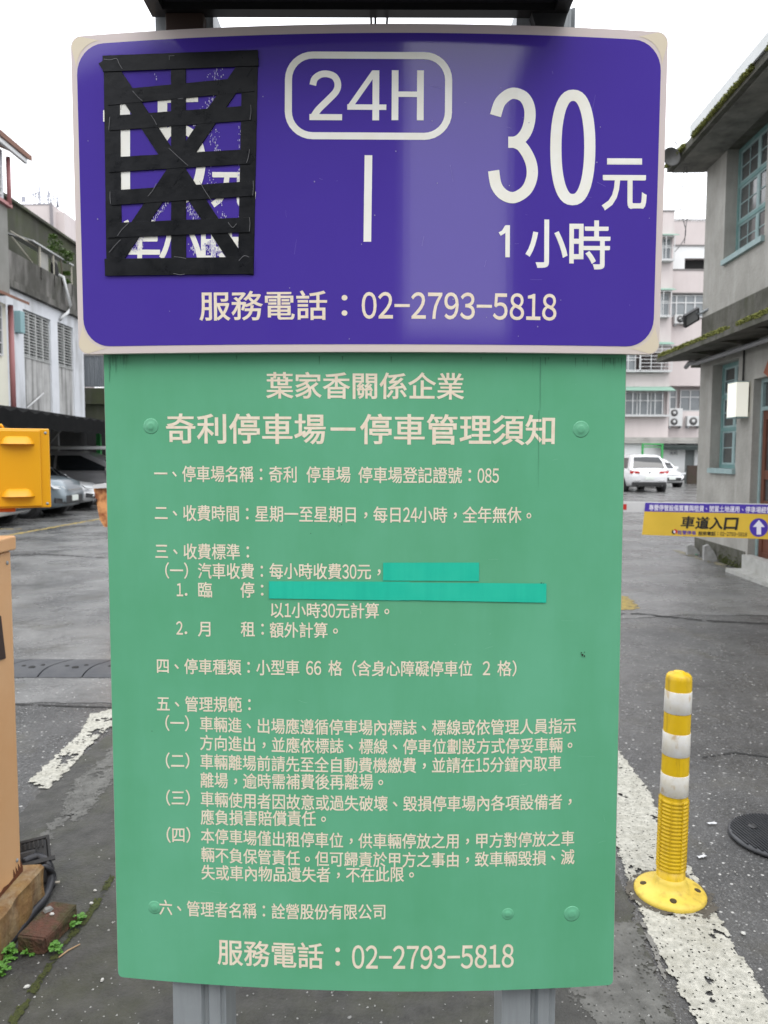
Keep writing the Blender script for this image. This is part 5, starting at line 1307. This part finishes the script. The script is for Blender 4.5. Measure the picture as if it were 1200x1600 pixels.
for v in bm2.verts:
    x, y, z = v.co; X = -1.42 + x * .50; Yy = 2.30 + y * .50; Z = .069 + z * .142
    d = .012
    nx_ = noise.noise(Vector((X * 14, Yy * 14, Z * 14))); ny_ = noise.noise(Vector((X * 14 + 9, Yy * 14, Z * 14)))
    if z > -.49: v.co = Vector((X + nx_ * d - (.012 if z > .45 and x > .45 else 0), Yy + ny_ * d, Z + (nx_ * .003 if z > .49 else 0)))
    else: v.co = Vector((X + .01 * x, Yy, Z))
me = bpy.data.meshes.new('block'); bm2.to_mesh(me); bm2.free(); me.materials.append(M_pl)
o = bpy.data.objects.new('block', me); C.objects.link(o); o.parent = pn; o.location = -Vector((-1.4, 2.3, 0))
for y_, z_ in ((2.47, 1.20), (2.47, .20), (2.14, 1.2), (2.14, .2)): MB().lathe([(.007, 0), (.006, .003), (.0005, .0035)], 10, Matrix.Translation((px1 + .0005, y_, z_)) @ Matrix.Rotation(pi / 2, 4, 'Y')).build('screw', M_gmet, pc, True)
yb = thing('yellow_cabinet', 'bright yellow metal box with pressed louvres at the left edge', 'box', (-1.35, 2.6, 1.4))
M_yb = mat('yellow_enamel', lin((222, 160, 6)), rough=.42, var=lin((212, 148, 6)), vscale=3, vmix=.5)
P_tl, P_br = aty(76, 673, 2.6), aty(78, 796, 2.6)
x1_ = P_tl.x; z1_ = P_tl.z; z0_ = P_br.z
YM = Matrix.Translation((x1_, 2.6, 0)) @ Matrix.Rotation(radians(24), 4, 'Z') @ Matrix.Translation((-x1_, -2.6, 0))
MB().bbox((x1_ - .48, 2.60, z0_), (x1_, 2.74, z1_), .004, YM).build('case', M_yb, yb, True)
MB().bbox((x1_ - .47, 2.592, z0_ + .006), (x1_ - .028, 2.60, z1_ - .006), .003, YM).build('front_panel', M_yb, yb, True)
for (xa, ya, xb, yb2) in ((5, 685, 53, 698), (8, 766, 54, 779)):
    A_, B_ = aty(xa, yb2, 2.59), aty(xb, ya, 2.59); vs = []; n = 12; wd_ = B_.x - A_.x; ht_ = B_.z - A_.z
    for k in range(n + 1):
        t = k / n; e = min(1, sin(pi * t) * 2.2) if 0 < t < 1 else 0; e = sqrt(min(1, max(0, min(t, 1 - t) * 5)))
        vs += [(A_.x + wd_ * t, 2.5915, A_.z + ht_ * e), (A_.x + wd_ * t, 2.5915 - .010 * e, A_.z + ht_ * .75 * e), (A_.x + wd_ * t, 2.5915 - .022 * e, A_.z + ht_ * .05)]
    vs = [YM @ Vector(q) for q in vs]; fixn(MB().add(vs, [(3 * k + j, 3 * k + 3 + j, 3 * k + 4 + j, 3 * k + 1 + j) for k in range(n) for j in (0, 1)], True).build('louvre', M_yb, yb, True))
a, c_ = aty(8, 672, 2.68), aty(28, 672, 2.68)
MB().tube([(a.x, 2.68, z1_), (a.x + .006, 2.68, z1_ + .012), (c_.x - .006, 2.68, z1_ + .012), (c_.x, 2.68, z1_)], .006, 6, True, YM).build('handle', M_yb, yb, True)
for a_, z_ in ((x1_ - .012, z1_ - .014), (x1_ - .012, z0_ + .014)): MB().lathe([(.005, 0), (.004, .002), (.0005, .0025)], 10, YM @ Matrix.Translation((a_, 2.5998, z_)) @ Matrix.Rotation(pi / 2, 4, 'X')).build('screw', M_gmet, yb, True)
MB().bbox((x1_ - .48, 2.63, z0_ - .014), (aty(40, 800, 2.65).x, 2.72, z0_ - .001), .003, YM).build('drip_tray', mat('orange_enamel', lin((206, 96, 20)), rough=.5), yb, True)
MB().bbox((-1.60, 2.66, 0), (-1.52, 2.74, z0_ + .1), .004).build('support_post', M_gmet, yb, True)

# ================================================================ SMALL THINGS ON THE GROUND
# brick
A1 = gnd(27, 1493); B1 = gnd(75, 1498); F1 = gnd(126, 1440)
e1 = (B1 - A1); e2 = (F1 - B1); ang = atan2(e2.y, e2.x)
bl = e2.length; bwid = .095
ctr = B1 + e2 / 2 + Vector((-sin(ang), cos(ang), 0)) * bwid / 2
bm3 = bmesh.new(); bmesh.ops.create_cube(bm3, size=1); bmesh.ops.bevel(bm3, geom=bm3.edges[:], offset=.05, segments=2, affect='EDGES'); bmesh.ops.subdivide_edges(bm3, edges=bm3.edges[:], cuts=3, use_grid_fill=True)
for v in bm3.verts:
    v.co = Vector((v.co.x * bl, v.co.y * bwid, v.co.z * .052))
    v.co += Vector((noise.noise(v.co * 40), noise.noise(v.co * 40 + Vector((5, 0, 0))), noise.noise(v.co * 40 + Vector((0, 7, 0))) * .6)) * .005
me = bpy.data.meshes.new('brick'); bm3.to_mesh(me); bm3.free()
me.materials.append(mat('mossy_brick', (.12, .048, .03), rough=.9, var=(.045, .035, .022), vscale=20, vmix=.95, bump=.6, bscale=110, streak=(.05, .06, .012), sscale=(12, 12, 12), smix=.8))
o = bpy.data.objects.new('brick', me); C.objects.link(o); o.location = ctr + Vector((0, 0, .031)); o.rotation_euler = (radians(2), 0, ang)
setp(o, 'reddish brown mossy brick lying beside the stained block', 'brick')
ct = ctr + Vector((0, 0, .058))
def chip(loc, s, label, m, rz=0., name='stone_chip'):
    b = MB(); r = random.Random(int(loc[0] * 1000))
    pts = [(s * r.uniform(.7, 1.1) * cos(k * pi / 3), s * r.uniform(.4, .8) * sin(k * pi / 3), 0) for k in range(6)]
    b.add([Vector(p) for p in pts] + [Vector((p[0] * .7, p[1] * .7, s * .35)) for p in pts], [(5, 4, 3, 2, 1, 0), (6, 7, 8, 9, 10, 11)] + [(k, (k + 1) % 6, 6 + (k + 1) % 6, 6 + k) for k in range(6)])
    o = b.build(name, m); o.location = loc; o.rotation_euler = (.1, .1, rz); setp(o, label, 'stone'); return o
M_chip = mat('grey_chip', (.22, .22, .21), rough=.8, var=(.12, .12, .11), vscale=60, vmix=.6)
M_chipw = mat('white_chip', (.50, .50, .47), rough=.7)
g1 = gnd(78, 1425, .06); chip(g1, .022, 'flat grey stone chip resting on the mossy brick', M_chip, .6)
g1 = gnd(85, 1431, .06); chip(g1, .009, 'tiny white stone chip beside the grey chip on the brick', M_chipw, .2)
# hose
def hose(name, pts, r, label, m):
    t = thing(name, label, 'conduit', pts[0]); ps = []
    for i in range(len(pts) - 1):
        p0 = pts[max(i - 1, 0)]; p1 = pts[i]; p2 = pts[i + 1]; p3 = pts[min(i + 2, len(pts) - 1)]; k = max(3, int((p2 - p1).length / .006))
        for j in range(k):
            u = j / k; ps.append(.5 * ((2 * p1) + (p2 - p0) * u + (2 * p0 - 5 * p1 + 4 * p2 - p3) * u * u + (3 * p1 - p0 - 3 * p2 + p3) * u ** 3))
    ps.append(pts[-1]); MB().tube(ps, r, 10, ridge=.10).build('tube', m, t, True); return t
M_hose = mat('dark_conduit', (.022, .023, .028), rough=.45)
H = lambda x, y, z=.02: gnd(x, y, z)
hose('flexible_conduit', [H(40, 1350, .10), H(62, 1342, .10), H(78, 1352, .09), H(83, 1375, .04), H(74, 1405, .02), H(55, 1428, .018), H(30, 1462, .016), H(5, 1492, .016), H(-20, 1520, .016)], .0135, 'thick dark conduit curling past the brick to the left edge', M_hose)
hose('flexible_conduit', [H(62, 1395, .05), H(64, 1378, .08), H(70, 1358, .10), H(82, 1362, .08), H(88, 1372, .03), H(86, 1388, .015)], .008, 'thin dark conduit loop between the floodlight and the brick', M_hose)
o = MB().tube([H(62, 1403, .03), H(66, 1397, .045), H(69, 1388, .05), H(68, 1381, .05)], .004, 6).build('cable_end', mat('white_cable', (.5, .5, .48), rough=.5)); setp(o, 'short white cable end curling beside the dark conduits', 'cable')
b = MB(); b.tube([H(82, 1383, .02), H(97, 1381, .02)], .0045, 6); o = b.build('bolt_stub', mat('rusty_white', (.35, .32, .26), rough=.7)); setp(o, 'small pale bolt sticking out beside the dark conduits', 'bolt')
# floodlight lying behind the plinth
gp_ = aty(48, 1347, 2.66)
floodlight('floodlight', 'black finned floodlight lying on the ground behind the stained block', (gp_.x - .045, gp_.y, gp_.z - .03), Matrix.Rotation(radians(-4), 3, 'Y') @ Matrix.Rotation(radians(205), 3, 'Z') @ Matrix.Rotation(radians(28), 3, 'X'), .215)
# weeds
M_weed = mat('weed_green', (.10, .26, .035), rough=.55, var=(.06, .17, .02), vscale=40, vmix=.6)
def weed(px, py, r, n, label, seed):
    rnd = random.Random(seed); c = gnd(px, py); t = thing('weed', label, 'plant', c)
    b = MB(); st_ = MB()
    for k in range(n):
        a = rnd.uniform(0, 2 * pi); q = r * sqrt(rnd.random()); h_ = rnd.uniform(.008, .035) * (1.2 - q / r * .6)
        tip = Vector((cos(a) * q, sin(a) * q, h_)); st_.tube([(cos(a) * q * .2, sin(a) * q * .2, 0), tip], .0008, 3)
        for j in range(5):
            aa = a + j * 1.25 + rnd.uniform(-.2, .2); s = rnd.uniform(.0045, .0085)
            M = Matrix.Translation(tip) @ Matrix.Rotation(aa, 4, 'Z') @ Matrix.Rotation(rnd.uniform(-.45, .25), 4, 'Y')
            v = [M @ Vector(p) for p in ((0, 0, 0), (s * .6, s * .55, .001), (s * 1.3, s * .5, 0), (s * 1.55, 0, -.001), (s * 1.3, -s * .5, 0), (s * .6, -s * .55, .001))]
            b.add(v, [(0, 1, 2, 3), (0, 3, 4, 5)])
    b.build('foliage', M_weed, t); st_.build('stem', M_weed, t)
weed(116, 1448, .040, 32, 'green weed clump against the right side of the brick', 1)
weed(88, 1490, .024, 18, 'small green weed at the near end of the brick', 2)
weed(18, 1500, .034, 26, 'green weed left of the brick over the conduit', 3)
weed(4, 1524, .030, 24, 'bright green weed cut by the left edge below the brick', 4)
weed(48, 1497, .014, 7, 'tiny sprout just in front of the brick', 5)
b = MB(); b.tube([gnd(96, 1499, .006), gnd(110, 1488, .007), gnd(129, 1478, .006)], [.0022, .0025, .0018], 6); o = b.build('twig', mat('dry_twig', (.40, .27, .15), rough=.8)); setp(o, 'thin dry twig lying right of the brick', 'twig')
# larger pale chips one can point at
M_cw = M_chipw
for i, (x, y, s, lb) in enumerate(((146, 1414, .009, 'white stone chip on the mossy joint'), (46, 1545, .011, 'white stone chip low at the left beside the joint line'), (164, 1534, .010, 'round white stone chip near the bottom left of the sign'), (1165, 1455, .012, 'whitish stone chip right of the yellow bollard base'),
                                   (152, 1394, .009, 'pale stone chip left of the green board'), (80, 1323, .009, 'pale yellow stone chip beside the floodlight'))):
    chip(gnd(x, y, .006), s, lb, M_cw, i * .7)
for i, (x, y, rz, lb) in enumerate(((1115, 1285, .1, 'crumpled white paper scrap left of the round cover, upper one'), (1100, 1337, .3, 'crumpled white paper scrap left of the round cover, lower one'))):
    b = MB(); r = random.Random(i); n = 6
    vs = [((k / n - .5) * .04, (j / 2 - .5) * .014, .004 + r.random() * .004) for k in range(n + 1) for j in range(3)]
    b.add(vs, [(k * 3 + j, k * 3 + 3 + j, k * 3 + 4 + j, k * 3 + 1 + j) for k in range(n) for j in range(2)]); o = b.build('paper_scrap', mat('paper', (.55, .56, .57), rough=.8)); o.location = gnd(x, y, .002); o.rotation_euler = (0, 0, rz); setp(o, lb, 'litter')
o = MB().add([(0, 0, .01), (.05, .01, .015), (.06, .05, .012), (.01, .04, .02)], [(0, 1, 2, 3)]).build('wrapper', mat('green_wrapper', (.05, .35, .2), rough=.5)); o.location = gnd(1087, 865, .0); setp(o, 'tiny green wrapper on the asphalt before the grey building', 'litter')
# gravel scattered over the near ground
b = MB(); rnd = random.Random(11)
for k in range(1500):
    px_ = rnd.uniform(-50, 1250); py_ = 860 + 760 * rnd.random() ** .55
    if 215 < px_ < 930 and py_ < 1500: continue
    if py_ < 1100 and rnd.random() < .6: continue
    p = gnd(px_, py_, .004); s = rnd.choice((.0012, .0016, .002, .0028, .004)) * rnd.uniform(.7, 1.2) * (1 if p.y < 4 else 1.5); a = rnd.uniform(0, 6)
    M = Matrix.Translation(p) @ Matrix.Rotation(a, 4, 'Z')
    v = [M @ Vector(q) for q in ((-s, -s * .6, 0), (s, -s * .7, 0), (s * .8, s * .7, 0), (-s * .7, s * .6, 0), (-s * .4, -s * .3, s * .8), (s * .4, s * .3, s * .9))]
    b.add(v, [(0, 1, 5, 4), (1, 2, 5), (2, 3, 4, 5), (3, 0, 4)])
o = b.build('gravel', mat('pale_gravel', (.30, .30, .285), rough=.8, var=(.52, .52, .50), vscale=3, vmix=.9)); o['kind'] = 'stuff'

# bollard
bc = gnd(1050, 1396); bo = thing('flexible_bollard', 'yellow flexible bollard with white reflective bands on the white line', 'bollard', bc)
M_yp = mat('yellow_plastic', lin((214, 178, 12)), rough=.42, var=lin((200, 160, 18)), vscale=9, vmix=.6, streak=lin((120, 92, 28)), sscale=(34, 34, 4), smix=.5, sth=(.52, .70))
M_yp2 = mat('faded_yellow_base', lin((214, 190, 78)), rough=.5, var=lin((200, 165, 52)), vscale=12, vmix=.6, streak=lin((110, 86, 36)), sscale=(18, 18, 18), smix=.5, sth=(.54, .70))
R1 = .0485; R2 = .0435
prof = [(R1 + .003, .030), (R1, .05), (R1, .105)]
z = .105; n_r = 19; st_ = (.36 - .105) / n_r
rr = lambda z: R1 + (R2 - R1) * (z - .05) / .75
for k in range(n_r): zz = .105 + k * st_; prof += [(rr(zz) + .0002, zz), (rr(zz) + .0028, zz + st_ * .18), (rr(zz) + .0028, zz + st_ * .55), (rr(zz), zz + st_ * .72)]
prof += [(rr(.365), .365), (rr(.78), .780), (R2 - .002, .793), (R2 - .008, .800), (.020, .803), (.018, .808), (.010, .810), (.0005, .810)]
MB().lathe(prof, 40).build('tube', M_yp, bo)
b = MB().lathe([(.119, 0), (.122, .006), (.122, .016), (.116, .024), (.095, .030), (.070, .037), (.060, .046), (.054, .060), (.0500, .075), (.046, .075)], 48); b.build('base', M_yp2, bo)
for k in range(4):
    a = radians(-104 + 90 * k); p = Vector((cos(a) * .090, sin(a) * .090, .0285))
    b = MB().lathe([(.0115, .0), (.0115, .0040), (.0105, .0046), (.0005, .0047)], 16, Matrix.Translation(p) @ Matrix.Rotation(radians(8), 4, Vector((-sin(a), cos(a), 0))))
    b.build('bolt_hole', mat('dirty_hole', (.05, .035, .012), rough=.8), bo)
M_refl = mat('white_reflective_band', lin((214, 214, 212)), rough=.35, var=lin((196, 188, 164)), vscale=14, vmix=.75, streak=lin((165, 130, 60)), sscale=(30, 30, 16), smix=.6, sth=(.57, .68))
for z0, z1 in ((.665, .742), (.515, .595), (.372, .448)):
    MB().lathe([(rr(z0) + .0006, z0), (rr(z0) + .0014, z0 + .001), (rr(z1) + .0014, z1 - .001), (rr(z1) + .0006, z1)], 40).build('reflective_band', M_refl, bo)
b = MB()
for k in range(8):
    a = 2 * pi * k / 8 + .3; 
    b.box((-.0012, rr(.2) + .0022, .105), (.0012, rr(.2) + .0036, .36), Matrix.Rotation(a, 4, 'Z'))
b.build('mould_line', M_yp, bo, kind='stuff')
bo.rotation_euler = (0, radians(.6), 0)
# damp grime round the bollard foot
paint('grime_ring', [(bc.x + cos(k * pi / 8) * (.150 + .012 * sin(k * 5)), bc.y + sin(k * pi / 8) * (.150 + .012 * cos(k * 3)), 0) for k in range(16)], .0085, mat('damp_grime', (.06, .052, .04), rough=.7, var=(.12, .11, .09), vscale=40, vmix=.6), .005, -.12, .03, 51)
# round rubber cover
mc = thing('manhole_cover', 'round black ribbed cover at the right edge of the asphalt', 'manhole cover', (1.61, 3.01, .004))
M_rub = mat('ribbed_rubber', (.022, .024, .028), rough=.38, var=(.05, .052, .055), vscale=30, vmix=.6)
MB().lathe([(.192, 0), (.195, .004), (.194, .012), (.186, .016), (.0005, .016)], 48).build('disc', M_rub, mc)
rb_ = MB()
for k in range(-13, 14):
    y = k * .0135; hx = sqrt(max(0, .183 ** 2 - y * y)); Mr = Matrix.Rotation(radians(98), 4, 'Z'); rb_.box((-hx, y - .0035, .0165), (hx, y + .0035, .0215), Mr)
rb_.build('ribs', M_rub, mc, kind='stuff')
MB().lathe([(.018, .0215), (.016, .026), (.0005, .027)], 14, Matrix.Translation((-.085, .06, 0))).build('lug', M_blk, mc)

# rubber speed bump, one curved-edged segment after another
sb = thing('speed_bump', 'black rubber speed bump across the lane left of the sign', 'speed bump', (-2.0, 5.48, 0))
M_sb = mat('rubber_bump', (.040, .043, .050), rough=.55, var=(.075, .078, .082), vscale=7, vmix=.7, bump=.2, bscale=120)
yb0, yb1 = 5.245, 5.705; nx = 10
def scurve(v): return .10 * (1 / (1 + math.exp(-(v - .5) * 9)) - .5)
for k in range(-3, 7):
    x_a = -2.36 + k * .31; b = MB(); vs = []; N = 12
    for j in range(N + 1):
        v = j / N; y = yb0 + (yb1 - yb0) * v; zz = .006 + .036 * sin(pi * v) ** .7 if 0 < v < 1 else .006
        for q in (0, 1): vs.append((x_a + .005 + q * .298 + scurve(v), y, zz))
    for j in range(N + 1):
        v = j / N; y = yb0 + (yb1 - yb0) * v
        for q in (0, 1): vs.append((x_a + .005 + q * .298 + scurve(v), y, .0))
    o2 = 2 * (N + 1)
    fs = [(2 * j, 2 * j + 1, 2 * j + 3, 2 * j + 2) for j in range(N)] + [(2 * j, 2 * j + 2, o2 + 2 * j + 2, o2 + 2 * j) for j in range(N)] + [(2 * j + 1, o2 + 2 * j + 1, o2 + 2 * j + 3, 2 * j + 3) for j in range(N)] + [(0, o2, o2 + 1, 1), (2 * N, 2 * N + 1, o2 + 2 * N + 1, o2 + 2 * N)]
    b.add(vs, fs); sg = fixn(b.build('segment', M_sb, sb, True))
    for q, (dx, v, r) in enumerate(((.06, .36, .014), (.13, .30, .022), (.19, .40, .014))):
        y = yb0 + (yb1 - yb0) * v; zz = .006 + .036 * sin(pi * v) ** .7
        MB().lathe([(r, 0), (r * .9, .002), (.0005, .002)], 12, Matrix.Translation((x_a + dx + .03, y, zz - .0)) @ Matrix.Rotation(radians(14), 4, 'X') @ Matrix.Diagonal((1.2, 1, 1, 1))).build('bolt_hole', M_dark, sg, True)
# loose stones leaning at the foot of the grey wall
M_ws = mat('whitish_stone', (.34, .34, .33), rough=.85, var=(.2, .2, .19), vscale=14, vmix=.7)
for i, (x, y, h_, lb) in enumerate(((1089, 848, .16, 'small pale broken stone at the grey building corner'), (1121, 858, .24, 'pointed pale stone leaning on the mossy foot of the grey wall'))):
    p = bw((.25, .95)[i], -.10, 0); b = MB()
    b.prism([(p.x - .10, p.y, 0), (p.x + .12, p.y, 0), (p.x + .05, p.y + .02, h_ * .6), (p.x - .02, p.y + .04, h_), (p.x - .09, p.y + .03, h_ * .9)], (.01, .09, 0)); o = fixn(b.build('broken_stone', M_ws)); setp(o, lb, 'stone')
ws = MB()
rnd = random.Random(2)
for k in range(420):
    s = rnd.choice((rnd.gauss(1.25, .15), rnd.gauss(1.75, .25), rnd.gauss(2.6, .3))); z = abs(rnd.gauss(0, .07)); p = bw(s, -.006 - rnd.random() * .012, z); r = rnd.uniform(.006, .018)
    M = Matrix.Translation(p) @ Matrix.Rotation(rnd.uniform(0, 6), 4, 'Z') @ Matrix.Rotation(rnd.uniform(-.8, .8), 4, 'X')
    vs = [M @ Vector(q) for q in ((-r, -r * .7, 0), (r, -r * .6, 0), (r * .7, r, 0), (-r * .8, r * .8, 0), (0, 0, r * .9))]
    ws.add(vs, [(0, 1, 4), (1, 2, 4), (2, 3, 4), (3, 0, 4), (3, 2, 1, 0)])
o = ws.build('wall_foot_moss', M_moss); o['kind'] = 'stuff'
